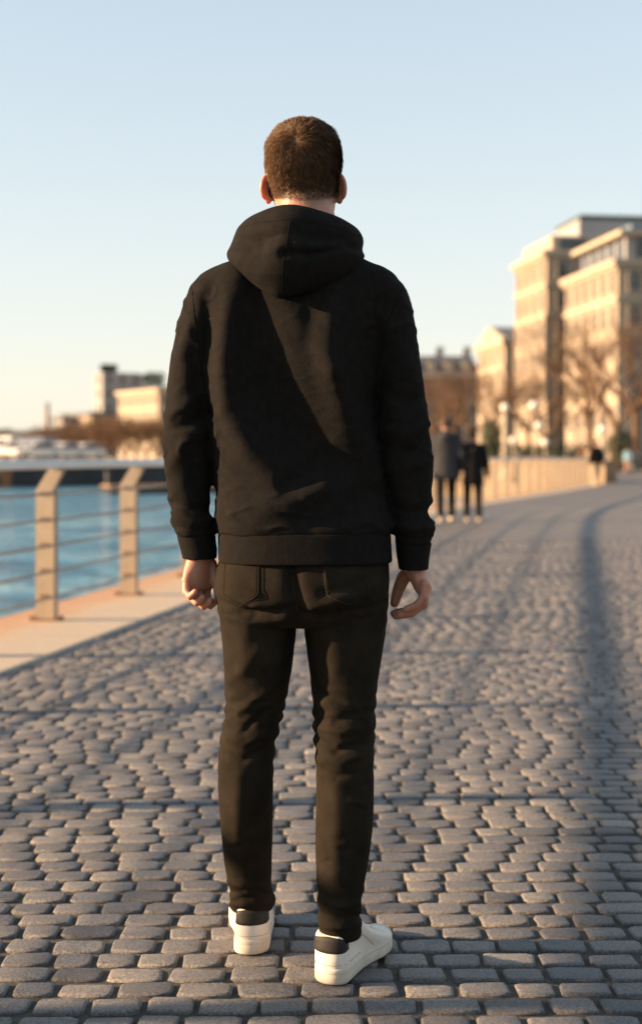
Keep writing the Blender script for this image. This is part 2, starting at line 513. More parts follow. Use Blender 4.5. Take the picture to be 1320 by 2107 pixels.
for i, (V, Fc) in enumerate(hi):
    me = mesh_from('sett', V, Fc); me.materials.append(M['sett'])
    me.polygons.foreach_set('use_smooth', [True] * len(me.polygons)); hi_me.append(me)
stones = []
y = 2.15; row = 0
while y < SETT_END:
    pitch = 0.088 * random.uniform(0.93, 1.07)
    x = edge_x(y) + IN_W + 0.006 + random.uniform(0, 0.006)
    xmax = 0.235 * y + 1.9
    while x < xmax:
        w = random.choice((0.094, 0.104, 0.11, 0.117, 0.128)) * random.uniform(0.94, 1.06)
        yy = y + pitch / 2 + 0.006 * math.sin(x * 1.3 + y * 0.6) + random.uniform(-.004, .004)
        stones.append((x + w / 2, yy, w - 0.006 - random.uniform(0, 0.006), pitch - 0.012 - random.uniform(0, 0.005),
                       random.gauss(0, 0.0009) - 0.001, random.gauss(0, 0.012), random.gauss(0, 0.006), random.gauss(0, 0.018), random.randrange(16), random.random() < .5))
        x += w
    y += pitch; row += 1
def in_view(s):
    px = CX + F * s[0] / s[1]; py = HY + F * CAMZ / s[1]
    if not (-20 < px < 1340 and py < 2125): return False
    if 470 < px < 560 and py < 1930: return False
    if 655 < px < 765 and py < 1980: return False
    return True
near_idx = sorted([i for i, s in enumerate(stones) if in_view(s)], key=lambda i: stones[i][1])[:300]
near_set = set(near_idx)
def stone_matrix(s):
    return Matrix.Translation((s[0], s[1], s[4])) @ Matrix.Rotation(s[7] + (math.pi if s[9] else 0), 4, 'Z') @ Matrix.Rotation(s[5], 4, 'X') @ Matrix.Rotation(s[6], 4, 'Y') @ Matrix.Diagonal((s[2], s[3], 1, 1))
for i in near_idx:
    o = bpy.data.objects.new('sett', hi_me[stones[i][8]])
    COL.objects.link(o); o.parent = promenade; o.matrix_local = stone_matrix(stones[i])
VV = []; FF = []; n0 = 0
for i, s in enumerate(stones):
    if i in near_set: continue
    V, Fc = (hi if s[1] < 8.5 else lo)[s[8]]
    mt = np.array(stone_matrix(s))
    VV.append(V @ mt[:3, :3].T + mt[:3, 3])
    FF.extend([tuple(a + n0 for a in f) for f in Fc]); n0 += len(V)
me = mesh_from('setts', np.concatenate(VV), FF)
o = link_mesh('setts', me, M['sett'], promenade, True); o['kind'] = 'stuff'

# ------------------------------------------------------------------ coping slabs and sea wall
coping = empty('quay_coping'); set_props(coping, kind='structure')
TOTAL = float(_arc[-1])
def slab(s0, s1):
    V = []; ac = []
    rows = 5
    g = 0.011
    prof = [(-OUT_W, -0.30, 0), (-OUT_W, -0.012, 0), (-OUT_W + 0.012, 0.0, 0.0), (-0.1, 0.002, .26), (0.2, 0.002, .55), (IN_W - 0.012, 0.0, 1.0), (IN_W, -0.012, 1.0), (IN_W, -0.30, 1.0)]
    for i in range(rows):
        p, t, nr = edge_at(s0 + g + (s1 - s0 - 2 * g) * i / (rows - 1))
        for a, z, c in prof:
            V.append(p + nr * a + Vector((0, 0, z + 0.006))); ac.append((a + OUT_W) / (IN_W + OUT_W))
    n = len(prof); Fc = []
    for i in range(rows - 1):
        for j in range(n - 1): Fc.append((i * n + j, i * n + j + 1, (i + 1) * n + j + 1, (i + 1) * n + j))
    Fc.append(tuple(reversed(range(n)))); Fc.append(tuple(range((rows - 1) * n, rows * n)))
    me = mesh_from('coping_slab', V, Fc)
    bm = bmesh.new(); bm.from_mesh(me); bmesh.ops.recalc_face_normals(bm, faces=bm.faces); bm.to_mesh(me); bm.free()
    at = me.attributes.new('across', 'FLOAT', 'POINT'); at.data.foreach_set('value', ac)
    return link_mesh('coping_slab', me, M['coping'], coping, False)
s = 0.0
while s < TOTAL - 0.3:
    e = min(s + 1.5, TOTAL); slab(s, e); s = e
mb = MB(); ring_a = []; 
pts_o = []
for s in np.linspace(0, TOTAL, 60):
    p, t, nr = edge_at(s); pts_o.append(p)
V = []; Fc = []
for i, s in enumerate(np.linspace(0, TOTAL, 60)):
    p, t, nr = edge_at(s)
    q = p - nr * (OUT_W - 0.06); r_ = p + nr * (IN_W - 0.08)
    V += [q + Vector((0, 0, -3)), q + Vector((0, 0, -0.27)), r_ + Vector((0, 0, -0.27)), r_ + Vector((0, 0, -3))]
for i in range(59):
    for j in range(3): Fc.append((i * 4 + j, i * 4 + j + 1, i * 4 + j + 5, i * 4 + j + 4))
o = link_mesh('sea_wall', mesh_from('sea_wall', V, Fc), M['quay'], None, False)
set_props(o, 'stone sea wall dropping from the coping under the near railing into the water', 'wall')

# water
o = poly_sheet('harbour_water', [(-900, -60), (60, -60), (60, 160), (-900, 160)], WATER_Z, M['water'])
o.name = 'water'
# sunlit quay wall round the far side of the basin
P0, P1 = Vector((11.55, 58.3, 0)), Vector((1.0, 121.5, 0))
def wall_between(name, a, b, z0, z1, th, mat, label, courses=0):
    d = (b - a); L_ = d.length; d.normalize(); nr = Vector((d.y, -d.x, 0))
    root = empty(name, (a.x, a.y, 0)); set_props(root, label, 'wall')
    def seg(nm, off, zz0, zz1, s0, s1, mt):
        q = [d * s0 + nr * off[0], d * s1 + nr * off[0], d * s1 + nr * off[1], d * s0 + nr * off[1]]
        return MB().loft([[v + Vector((0, 0, zz0)) for v in q], [v + Vector((0, 0, zz1)) for v in q]]).build(nm, mt, root)
    seg('wall_body', (0, th), z0, z1, 0, L_, mat)
    s_ = 0.0
    while s_ < L_ - 0.5:
        e_ = min(s_ + 3.0, L_); seg('capstone', (-0.06, th + 0.06), z1 + 0.002, z1 + 0.16, s_ + 0.01, e_ - 0.01, mat); s_ = e_
    if courses:
        s_ = 1.0
        while s_ < L_ - 0.6:
            seg('pilaster', (-0.10, -0.002), z0, z1 - 0.02, s_, s_ + 0.45, mat); s_ += 3.6
    return root
wall_between('quay_wall', P0, P1, -3, 0.78, 0.5, M['quay'], 'sunlit pale stone quay wall seen through the far bend of the railing', 1)
FB0, FB1 = Vector((0.2, 121.2, 0)), Vector((-45, 96, 0))
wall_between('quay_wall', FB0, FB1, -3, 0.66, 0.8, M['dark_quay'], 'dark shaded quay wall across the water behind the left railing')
far_bank = poly_sheet('far_bank', [(0.8, 121.6), (-45, 97.0), (-45, 90), (-900, 90), (-900, 1500), (0.8, 1500)], 0.84, M['sand'])
# horizon ground sheet
o = poly_sheet('ground', [(-3000, 1400), (3000, 1400), (3000, 5500), (-3000, 5500)], 0.2, M['sand'])

# ------------------------------------------------------------------ railing
railing = empty('railing', (edge_x(0), 0, 0))
set_props(railing, 'bronze post and bar railing with grey handrail along the water', 'railing')
RO = Vector(railing.location)
# a post: upright flat section whose head leans inland
def post_mesh():
    mb = MB()
    prof = [(-0.055, 0.006), (-0.055, 0.86), (0.035, 1.0), (0.135, 1.0), (0.055, 0.845), (0.055, 0.006)]
    a = [Vector((p[0], -0.028, p[1])) for p in prof]; b = [Vector((p[0], 0.028, p[1])) for p in prof]
    mb.loft([a, b])
    # lighter flange on the inland edge
    prof2 = [(0.0551, 0.012), (0.0551, 0.84), (0.075, 0.835), (0.075, 0.012)]
    mb.loft([[Vector((p[0], -0.04, p[1])) for p in prof2], [Vector((p[0], 0.04, p[1])) for p in prof2]])
    return mb.mesh('post')
POST = post_mesh(); POST.materials.append(M['bronze'])
mb = MB(); mb.box((0.01, 0, 0.0145), (0.19, 0.12, 0.012))
for sx in (-0.065, 0.115):
    for sy in (-0.04, 0.04): mb.box((sx - 0.015, sy, 0.0265), (0.02, 0.02, 0.014))
PLATE = mb.mesh('base_plate'); PLATE.materials.append(M['clamp'])
BAR_Z = (0.84, 0.672, 0.504, 0.336, 0.168)
CLAMP = MB().box((0, 0, 0), (0.10, 0.075, 0.022)).mesh('clamp'); CLAMP.materials.append(M['clamp'])
s_post1 = float(np.interp(9.4, _sd, _arc)); SP = 1.74
k0 = -int(s_post1 / SP)
for k in range(k0, 60):
    s = s_post1 + k * SP
    if s > TOTAL - 0.2: break
    if s < 0.2: continue
    p, t, nr = edge_at(s)
    o = bpy.data.objects.new('post', POST); COL.objects.link(o); o.parent = railing
    ang = math.atan2(nr.y, nr.x)
    o.location = p - RO; o.rotation_euler = (0, 0, ang)
    q = bpy.data.objects.new('base_plate', PLATE); COL.objects.link(q); q.parent = o
    if p.y < 30:
        for z in BAR_Z:
            q = bpy.data.objects.new('clamp', CLAMP); COL.objects.link(q); q.parent = o; q.location = (0.028, 0, z)
def sweep(prof, off, z, s0=0.05, s1=TOTAL - 0.05, n=150):
    rings = []
    for s in np.linspace(s0, s1, n):
        p, t, nr = edge_at(s)
        rings.append([p - RO + nr * (off + a) + Vector((0, 0, z + b)) for a, b in prof])
    return MB().loft(rings)
hp = [(-0.042, -0.02), (-0.042, 0.02), (-0.03, 0.029), (0.03, 0.029), (0.042, 0.02), (0.042, -0.02), (0.03, -0.029), (-0.03, -0.029)]
sweep(hp, 0.09, 1.029).build('handrail', M['steel'], railing, False)
cp = [(0.009 * math.cos(a), 0.009 * math.sin(a)) for a in np.linspace(0, 2 * math.pi, 7)[:-1]]
for z in BAR_Z:
    sweep(cp, 0.086, z).build('bar', M['bar'], railing, True)
# ------------------------------------------------------------------ the man in the black hoodie
MX, MY = -0.035, 3.0
def L(px, py, y=0.0):
    """photo pixel on the plane y behind (+) / before (-) the man's middle -> his local frame"""
    p = W(px, py, MY + y); return Vector((p.x - MX, y, p.z))
def proj(co):
    """local coordinates -> photo pixels"""
    d = co[:, 1] + MY
    return CX + F * (co[:, 0] + MX) / d, HY - F * (co[:, 2] - CAMZ) / d

def ring(py, l, r, yb, yf, n=48, p=2.3, ymid=None):
    """closed horizontal ring seen from behind between columns l and r; back at yb, front at yf"""
    ym = (yb + yf) / 2 if ymid is None else ymid
    A = L(l, py, ym); B = L(r, py, ym)
    cx = (A.x + B.x) / 2; a = (B.x - A.x) / 2; out = []
    for k in range(n):
        t = 2 * math.pi * k / n
        c, s_ = math.cos(t), math.sin(t)
        x = math.copysign(abs(c) ** (2 / p), c) * a
        yy = math.copysign(abs(s_) ** (2 / p), s_)
        out.append(Vector((cx + x, ym + (yy * (yf - ym) if yy > 0 else yy * (ym - yb)), A.z)))
    return out

def lerp_rows(rows, m=4):
    """smooth rows of numbers by sampling between them"""
    rows = np.array(rows, float); n = len(rows)
    t = np.linspace(0, n - 1, (n - 1) * m + 1)
    out = []
    for u in t:
        i = int(min(max(math.floor(u), 0), n - 2)); f = u - i
        p0 = rows[max(i - 1, 0)]; p1 = rows[i]; p2 = rows[i + 1]; p3 = rows[min(i + 2, n - 1)]
        out.append(0.5 * ((2 * p1) + (-p0 + p2) * f + (2 * p0 - 5 * p1 + 4 * p2 - p3) * f * f + (-p0 + 3 * p1 - 3 * p2 + p3) * f ** 3))
    return out

def folds(px, py, lines, face):
    """sum of soft ridges (h > 0) and valleys (h < 0) along polylines of (px, py, h, w)"""
    out = np.zeros_like(px)
    for ln in lines:
        best = np.full(px.shape, 1e9); hh = np.zeros_like(px); ww = np.ones_like(px)
        for a, b in zip(ln[:-1], ln[1:]):
            dx, dy = b[0] - a[0], b[1] - a[1]
            t = np.clip(((px - a[0]) * dx + (py - a[1]) * dy) / (dx * dx + dy * dy), 0, 1)
            d = np.hypot(px - a[0] - t * dx, py - a[1] - t * dy)
            m = d < best
            best = np.where(m, d, best); hh = np.where(m, a[2] + (b[2] - a[2]) * t, hh); ww = np.where(m, a[3] + (b[3] - a[3]) * t, ww)
        out += hh * np.exp(-(best / ww) ** 2)
    return out * face

def cloth_noise(co, scale, seed, stretch=(1, 1, 1)):
    s = Vector((seed * 3.1, seed * 1.7, seed * 0.9))
    return np.array([noise.noise(Vector((c[0] * scale * stretch[0], c[1] * scale * stretch[1], c[2] * scale * stretch[2])) + s) for c in co])

man = empty('person', (MX, MY, 0))
set_props(man, 'person seen from behind in black hoodie, black jeans and white sneakers on the cobbles', 'person')

# ---- body: head, neck, slim core, arms with hands, legs, as one surface
mb = MB()
head_rows = [(251, 612, 640, 0.02, 0.055), (254, 594, 657, -0.008, 0.075), (263, 576, 674, -0.028, 0.092), (276, 563, 687, -0.043, 0.106), (295, 553, 696, -0.056, 0.119),
             (318, 549, 700, -0.063, 0.126), (345, 549, 699, -0.062, 0.129), (370, 552, 696, -0.055, 0.131), (392, 556, 692, -0.045, 0.130), (412, 562, 690, -0.036, 0.127),
             (432, 568, 688, -0.028, 0.122), (452, 578, 682, -0.015, 0.118), (470, 592, 668, 0.01, 0.113), (484, 606, 650, 0.04, 0.106)]
mb.loft([ring(r[0], r[1], r[2], r[3], r[4], 40, 2.05) for r in lerp_rows(head_rows, 3)])
mb.loft([ring(py, l, r, yb, yf, 32, 2.1) for py, l, r, yb, yf in ((385, 574, 676, -0.035, 0.07), (415, 572, 682, -0.042, 0.075), (440, 569, 688, -0.048, 0.072), (470, 563, 694, -0.055, 0.07), (500, 548, 705, -0.065, 0.07), (540, 500, 755, -0.07, 0.07), (575, 450, 785, -0.07, 0.07))])
hc = L(625, 395, 0.13)
mb.ellipsoid(hc + Vector((0, 0.012, 0.002)), (0.014, 0.022, 0.024))                  # nose
mb.ellipsoid(hc + Vector((0, 0.0, 0.042)), (0.05, 0.012, 0.008))                     # brow
mb.ellipsoid(hc + Vector((0, -0.006, -0.036)), (0.024, 0.012, 0.007))                # lips
mb.ellipsoid(hc + Vector((0, -0.006, -0.047)), (0.02, 0.012, 0.006))
mb.ellipsoid(hc + Vector((0, -0.02, -0.078)), (0.026, 0.018, 0.016))                 # chin
for sx in (-1, 1):
    mb.ellipsoid(hc + Vector((sx * 0.031, -0.006, 0.027)), (0.013, 0.010, 0.009))    # eyes
    ex = L(553 if sx < 0 else 697, 389, 0.035)
    out = Vector((sx * 0.62, -0.78, 0)).normalized()
    Mx = Matrix((out, Vector((-out.y, out.x, 0)) * 1.0, Vector((0, 0, 1)))).transposed()
    tilt = Matrix.Rotation(R(-8 * sx), 3, 'Y')
    Mx = tilt @ Mx
    c_ = ex + out * 0.005
    mb.ellipsoid(c_ + Vector((0, 0, 0.004)), (0.019, 0.0055, 0.027), Mx)             # ear shell
    mb.ellipsoid(c_ - out * 0.004 + Vector((0, 0, -0.021)), (0.010, 0.0055, 0.012), Mx)   # lobe
    rim = []
    for k in range(13):
        a = R(-70 + 230 * k / 12)
        rim.append(c_ + Mx @ Vector((0.018 * math.cos(a), -0.001, 0.004 + 0.026 * math.sin(a))))
    mb.limb(rim, [0.0042] * 13, 8)
# core under the clothes
mb.loft([ring(py, l, r, yb, yf, 32, 2.3) for py, l, r, yb, yf in ((560, 470, 770, -0.06, 0.07), (620, 430, 800, -0.08, 0.09), (720, 450, 765, -0.08, 0.10), (860, 465, 755, -0.07, 0.09), (1000, 470, 770, -0.07, 0.09), (1100, 470, 780, -0.08, 0.09), (1190, 480, 770, -0.09, 0.08), (1235, 500, 750, -0.05, 0.05))])
mb.limb([L(432, 620, 0), L(390, 850, -0.01), L(388, 950, -0.005), L(402, 1090, 0.005), L(411, 1150, 0.01)], [0.045, 0.038, 0.034, 0.027, 0.0255], 16)
mb.limb([L(800, 620, 0), L(830, 850, -0.01), L(838, 960, -0.005), L(848, 1100, 0.005), L(852, 1160, 0.008)], [0.045, 0.038, 0.034, 0.027, 0.0255], 16)
mb.limb([L(535, 1230, 0), L(520, 1540, 0.03), L(512, 1850, 0.145)], [0.075, 0.042, 0.028], 16)
mb.limb([L(705, 1230, 0), L(708, 1540, -0.03), L(698, 1890, -0.03)], [0.075, 0.042, 0.028], 16)
# hands
def hand(turn, pal, fingers, thumb):
    mb.loft([[c + Matrix.Rotation(R(turn), 3, 'Z') @ Vector((a * math.cos(t), b * math.sin(t), 0)) for t in np.linspace(0, 2 * math.pi, 25)[:-1]] for c, a, b in pal])
    for f, r0 in fingers:
        pts = [L(*q) for q in f]
        mb.limb(pts, [r0 * 1.12, r0 * 1.05, r0 * 0.95, r0 * 0.80], 12)
        mb.ellipsoid(pts[0], (r0 * 1.25,) * 3, None, 12, 8)
        mb.ellipsoid(pts[1], (r0 * 1.14,) * 3, None, 12, 8)
    tp, tr = thumb
    mb.limb([L(*q) for q in tp], tr, 12)
lp = [(L(411, 1140, 0.006), 0.026, 0.024), (L(411, 1158, 0.004), 0.033, 0.022), (L(411, 1176, 0.003), 0.040, 0.0195), (L(410, 1192, 0.003), 0.0415, 0.0165), (L(410, 1206, 0.003), 0.0395, 0.0125), (L(411, 1213, 0.002), 0.033, 0.009)]
hand(40, lp, [
    ([(384, 1194, -0.018), (384, 1217, -0.024), (392, 1228, -0.036), (401, 1218, -0.042)], 0.0090),
    ([(396, 1201, -0.004), (396, 1229, -0.010), (405, 1240, -0.024), (416, 1230, -0.032)], 0.0100),
    ([(410, 1205, 0.010), (410, 1236, 0.004), (419, 1247, -0.010), (431, 1237, -0.018)], 0.0103),
    ([(424, 1204, 0.024), (425, 1236, 0.018), (433, 1246, 0.004), (443, 1237, -0.004)], 0.0098)],
    ([(432, 1160, 0.012), (442, 1182, 0.010), (447, 1203, 0.006), (448, 1220, 0.0)], [0.015, 0.0125, 0.0108, 0.009]))
rp = [(L(852, 1150, 0.008), 0.024, 0.028), (L(853, 1170, 0.008), 0.024, 0.033), (L(858, 1186, 0.008), 0.021, 0.039), (L(863, 1201, 0.006), 0.0175, 0.0425), (L(866, 1214, 0.005), 0.0145, 0.042), (L(868, 1222, 0.004), 0.010, 0.037)]
hand(0, rp, [
    ([(874, 1203, -0.034), (872, 1228, -0.037), (856, 1246, -0.037), (834, 1254, -0.035)], 0.0094),
    ([(875, 1208, -0.013), (871, 1238, -0.014), (851, 1256, -0.014), (822, 1264, -0.013)], 0.0104),
    ([(875, 1210, 0.010), (869, 1243, 0.011), (846, 1261, 0.010), (814, 1267, 0.009)], 0.0108),
    ([(874, 1208, 0.033), (866, 1240, 0.034), (842, 1256, 0.033), (810, 1262, 0.031)], 0.0104)],
    ([(846, 1172, 0.026), (828, 1190, 0.042), (818, 1216, 0.046), (811, 1240, 0.043)], [0.018, 0.0155, 0.0132, 0.0105]))
body_me = remesh(mb.mesh('body'), 0.0026, 3, 0.5)
co = get_co(body_me)
px, py = proj(co)
# roots of the clipped hair darken the scalp (pigment of the stubble)
yy = co[:, 1]
fade = sstep(440, 402, py + np.abs(px - 624) * 0.18 + np.where(px < 624, 8, -2)) * sstep(0.105, 0.06, yy - (320 - py) * 0.0007)
fade *= (py > 150) & (py < 460)
ear = ((px < 553) | (px > 697)) & (py > 352)
fade[ear] = 0
at = body_me.attributes.new('stubble', 'FLOAT', 'POINT'); at.data.foreach_set('value', (fade * 0.9).astype(np.float32))
body = link_mesh('body', body_me, M['skin'], man)

# ---- hair: clipped short at nape and sides, longer on top, as single strands over a thin cap
head_bvh = bvh_of(body_me)
def hair_len(p):
    q = np.array([[p.x, p.y, p.z]]); a, b = proj(q); a, b = a[0], b[0]
    front = p.y - (320 - b) * 0.0007
    if front > 0.10 or b > 413 - abs(a - 624) * 0.12 or p.z < 1.55: return 0.0
    if (a < 553 or a > 697) and b > 350: return 0.0
    side = interp(b, (240, 300, 340, 375, 398, 413), (0.015, 0.016, 0.013, 0.0085, 0.0055, 0.003))
    if p.y > 0.05 and b > 345: side *= 0.4
    return side
crown = L(612, 292, -0.055)
VV = []; FF = []
cap_me = None
cands = []
me_ = body_me
for pl in me_.polygons:
    c = pl.center
    if c.z < 1.55: continue
    l_ = hair_len(c)
    if l_ > 0: cands.append((c.copy(), pl.normal.copy(), l_, pl.area))
r_ = random.Random(11)
tot = len(cands)
for c, nrm, l_, ar in cands:
    cnt = 2 if r_.random() < 0.75 else 1
    if l_ < 0.005: cnt = 1 + int(r_.random() < 0.3 + 0.25 * (l_ * 1000 - 2))
    for _ in range(cnt):
        p = c + Vector((r_.gauss(0, 1), r_.gauss(0, 1), r_.gauss(0, 1))) * 0.0011
        away = (p - crown); away = away - nrm * away.dot(nrm)
        dist = away.length
        away = away.normalized() if dist > 1e-5 else Vector((1, 0, 0))
        swirl = nrm.cross(away) * max(0.0, 0.8 - dist * 14)
        up_ = min(1.0, max(0.0, (p.z - crown.z + 0.005) / 0.05)); up_ = up_ * up_ * (3 - 2 * up_)
        flow = (away * 0.6 + Vector((0.15, 0.9, 0))) * up_ + (away * 0.8 + Vector((0, 0, -0.8)) + swirl) * (1 - up_)
        cl = noise.noise(p * 75) * 0.9; cl2 = noise.noise(p * 75 + Vector((9, 4, 2))) * 0.9
        flow = flow - nrm * flow.dot(nrm)
        flow = flow.normalized() if flow.length > 1e-6 else away
        sd = nrm.cross(flow)
        flow = (flow + sd * (cl * 0.75 + r_.gauss(0, .13))).normalized()
        ln = l_ * r_.uniform(0.75, 1.2) * (1 + 0.35 * cl2)
        lift = 0.34 + 0.22 * cl2 if l_ > 0.006 else 0.3
        w = 0.0005 if l_ > 0.006 else 0.00042
        d1 = (flow * 0.55 + nrm * (0.85 * lift)).normalized(); d2 = (flow * 0.95 + nrm * (0.25 * lift)).normalized()
        p1 = p + d1 * ln * 0.45; p2 = p1 + d2 * ln * 0.55
        wd = sd * w; wn_ = nrm * w * 0.6
        b0 = len(VV)
        VV += [p - wd, p + wd, p1 - wd * 0.9 + wn_, p1 + wd * 0.9 - wn_, p2]
        FF += [(b0, b0 + 1, b0 + 3, b0 + 2), (b0 + 2, b0 + 3, b0 + 4)]
hair_o = link_mesh('hair', mesh_from('hair', VV, FF), M['hair'], man, False)

# ---- hoodie: torso and sleeves in one surface
mb = MB()
torso = [(500, 560, 690, -0.06, 0.05), (520, 535, 715, -0.078, 0.07), (540, 478, 760, -0.09, 0.085), (558, 432, 800, -0.097, 0.09), (580, 403, 818, -0.103, 0.095), (620, 404, 808, -0.112, 0.11), (700, 412, 792, -0.12, 0.125),
         (780, 421, 780, -0.118, 0.125), (850, 428, 772, -0.112, 0.12), (940, 436, 782, -0.108, 0.115), (1000, 443, 793, -0.112, 0.12), (1050, 446, 803, -0.122, 0.125), (1078, 444, 807, -0.129, 0.13), (1092, 447, 804, -0.129, 0.128), (1100, 452, 800, -0.124, 0.124)]
mb.loft([ring(r[0], r[1], r[2], r[3], r[4], 64, 2.6) for r in lerp_rows(torso, 4)])
def sleeve(rows):
    rr = lerp_rows(rows, 4); rings = []
    for py_, l_, r2_, yb, yf in rr: rings.append(ring(py_, l_, r2_, yb, yf, 40, 2.15))
    mb.loft(rings)
sleeve([(566, 425, 480, -0.05, 0.05), (580, 402, 490, -0.07, 0.07), (600, 389, 490, -0.078, 0.078), (650, 372, 482, -0.078, 0.078), (710, 359, 462, -0.072, 0.072), (780, 347, 447, -0.068, 0.066), (850, 339, 439, -0.066, 0.060), (905, 335, 437, -0.064, 0.056),
        (950, 337, 436, -0.060, 0.054), (1000, 344, 433, -0.055, 0.053), (1040, 352, 431, -0.052, 0.054), (1068, 354, 437, -0.054, 0.058), (1090, 358, 444, -0.054, 0.060), (1104, 366, 441, -0.046, 0.056)])
sleeve([(566, 742, 795, -0.05, 0.05), (580, 735, 820, -0.07, 0.07), (600, 735, 834, -0.078, 0.078), (650, 742, 848, -0.078, 0.078), (710, 758, 859, -0.072, 0.072), (780, 768, 871, -0.068, 0.066), (850, 774, 880, -0.066, 0.060), (905, 778, 885, -0.064, 0.056),
        (960, 786, 889, -0.060, 0.054), (1010, 796, 888, -0.055, 0.053), (1050, 803, 885, -0.052, 0.054), (1082, 806, 893, -0.054, 0.058), (1106, 810, 894, -0.054, 0.060), (1122, 816, 886, -0.046, 0.056)])
hd = remesh(mb.mesh('hoodie'), 0.0042, 6, 0.5)
co = get_co(hd); no = get_no(hd); px, py = proj(co)
face = sstep(-0.05, 0.55, -no[:, 1])
mid = sstep(395, 430, px) * sstep(815, 780, px)
back = [
    [(480, 560, .008, 30), (470, 660, .020, 24), (464, 760, .024, 22), (472, 850, .024, 24), (512, 930, .022, 30), (565, 985, .014, 30)],
    [(522, 600, -.012, 30), (536, 700, -.028, 42), (558, 790, -.036, 48), (605, 870, -.032, 48), (655, 935, -.024, 42), (730, 985, -.010, 38)],
    [(580, 612, .004, 24), (640, 690, .012, 28), (678, 760, .026, 26), (704, 840, .024, 28), (728, 900, .014, 30), (775, 965, .006, 34)],
    [(676, 600, .016, 28), (680, 680, .022, 26), (684, 760, .012, 24)],
    [(632, 650, -.002, 14), (634, 700, -.006, 16), (644, 740, -.003, 14)],
    [(490, 560, .002, 16), (518, 640, .006, 15), (540, 710, .005, 15), (550, 745, .0, 15)],
    [(418, 610, -.004, 10), (428, 680, -.008, 13), (432, 740, -.004, 12)],
    [(446, 1045, .006, 24), (520, 1056, .010, 28), (600, 1036, .014, 28), (664, 1006, .014, 24)],
    [(590, 1000, -.006, 24), (640, 970, -.008, 22)],
    [(640, 1060, -.012, 30), (720, 1040, -.012, 34), (800, 1000, -.006, 24)],
    [(752, 700, -.006, 14), (765, 830, -.008, 14)],
    [(759, 632, .006, 5), (761, 668, .006, 5)],
    [(720, 1000, .006, 22), (790, 985, .004, 18)],
]
disp = folds(px, py, back, face * mid) * 0.9
lsl = [
    [(400, 640, .0, 10), (385, 690, .006, 12), (372, 730, .006, 14)],
    [(398, 735, -.006, 14), (408, 790, -.009, 18), (412, 850, -.006, 16)],
    [(352, 850, .005, 12), (385, 835, .006, 12), (425, 800, .003, 12)],
    [(345, 890, -.005, 10), (390, 872, -.007, 12), (432, 850, -.004, 12)],
    [(350, 960, .004, 14), (385, 900, .006, 14), (430, 885, .004, 12)],
    [(400, 945, -.006, 16), (405, 1000, -.008, 18), (425, 1045, -.004, 12)],
    [(352, 1035, -.005, 8), (390, 1048, -.006, 9), (435, 1040, -.005, 8)],
    [(358, 1062, .005, 10), (395, 1075, .006, 10), (440, 1072, .006, 9)],
    [(362, 1085, -.003, 6), (400, 1094, -.004, 7), (442, 1088, -.003, 6)],
]
rsl = [
    [(790, 650, .004, 14), (830, 740, .006, 16), (860, 800, .005, 14)],
    [(785, 800, -.006, 14), (835, 830, -.006, 14), (875, 815, -.004, 12)],
    [(788, 880, .005, 12), (840, 895, .006, 12), (885, 870, .005, 10)],
    [(790, 920, -.006, 10), (845, 930, -.006, 11), (886, 905, -.005, 9)],
    [(795, 965, .004, 12), (845, 965, .006, 12), (890, 940, .004, 10)],
    [(805, 1045, -.005, 9), (850, 1055, -.006, 10), (890, 1045, -.006, 8)],
    [(808, 1080, .005, 9), (850, 1088, .006, 9), (894, 1085, .006, 9)],
    [(815, 1105, -.003, 6), (850, 1110, -.004, 6), (890, 1105, -.003, 6)],
]
disp += folds(px, py, lsl, face * sstep(450, 430, px)) + folds(px, py, rsl, face * sstep(760, 790, px))
wr = cloth_noise(co, 9.0, 2, (1, 1, 0.55)) * 0.0045
rest = 1 - face * 0.72
disp += wr * rest
# small creases: thin, slanting, denser at elbows, armpits and above the waistband
rid = 1 - np.abs(cloth_noise(co + 0.02 * np.stack([co[:, 2], co[:, 2] * 0, co[:, 0]], 1) * 8, 17.0, 5, (0.8, 0.8, 1.5)))
dens = 0.25 + np.exp(-((py - 1060) / 40) ** 2) + np.exp(-((py - 900) / 60) ** 2) * ((px < 450) | (px > 765)) + 0.7 * np.exp(-((py - 640) / 60) ** 2) * (np.abs(px - 610) > 150)
disp += sstep(0.80, 1.0, rid) * 0.0032 * dens + cloth_noise(co, 38.0, 7) * 0.0006
# wrinkles that ring the sleeves near the wrists and elbows, front side too
arm = np.maximum(sstep(440, 425, px), sstep(780, 795, px)) * (1 - face)
disp += arm * 0.004 * np.sin(co[:, 2] * 115 + cloth_noise(co, 7, 8) * 4) * (sstep(980, 1050, py) + 0.6 * np.exp(-((py - 900) / 50) ** 2))
set_co(hd, co + no * disp[:, None])
hoodie = link_mesh('hoodie', hd, M['hoodie'], man)
hd_bvh = bvh_of(hd)

def cast_back(bvh, px_, py_, off, y0=-0.5):
    """point of a garment's surface seen at that photo pixel, lifted off by off"""
    a = W(px_, py_, 1.5); o_ = Vector((0 - MX, -MY, CAMZ)); t_ = Vector((a.x - MX, a.y - MY, a.z))
    d_ = (t_ - o_).normalized()
    h = bvh.ray_cast(o_ + d_ * 1.5, d_)
    if h[0] is None: return None
    return h[0] - d_ * off * 0.3 + h[1] * off
def surf_tube(name, bvh, line, rad, mat, parent, off=0.0, n=None, ns=6):
    pts = []
    line = np.array(line, float)
    seg = np.concatenate([[0], np.cumsum(np.hypot(*np.diff(line, axis=0).T))])
    n = n or max(4, int(seg[-1] / 7))
    for s_ in np.linspace(0, seg[-1], n):
        h = cast_back(bvh, np.interp(s_, seg, line[:, 0]), np.interp(s_, seg, line[:, 1]), off)
        if h is not None: pts.append(h)
    if len(pts) < 2: return None
    return MB().tube(pts, rad, ns).build(name, mat, parent, True)
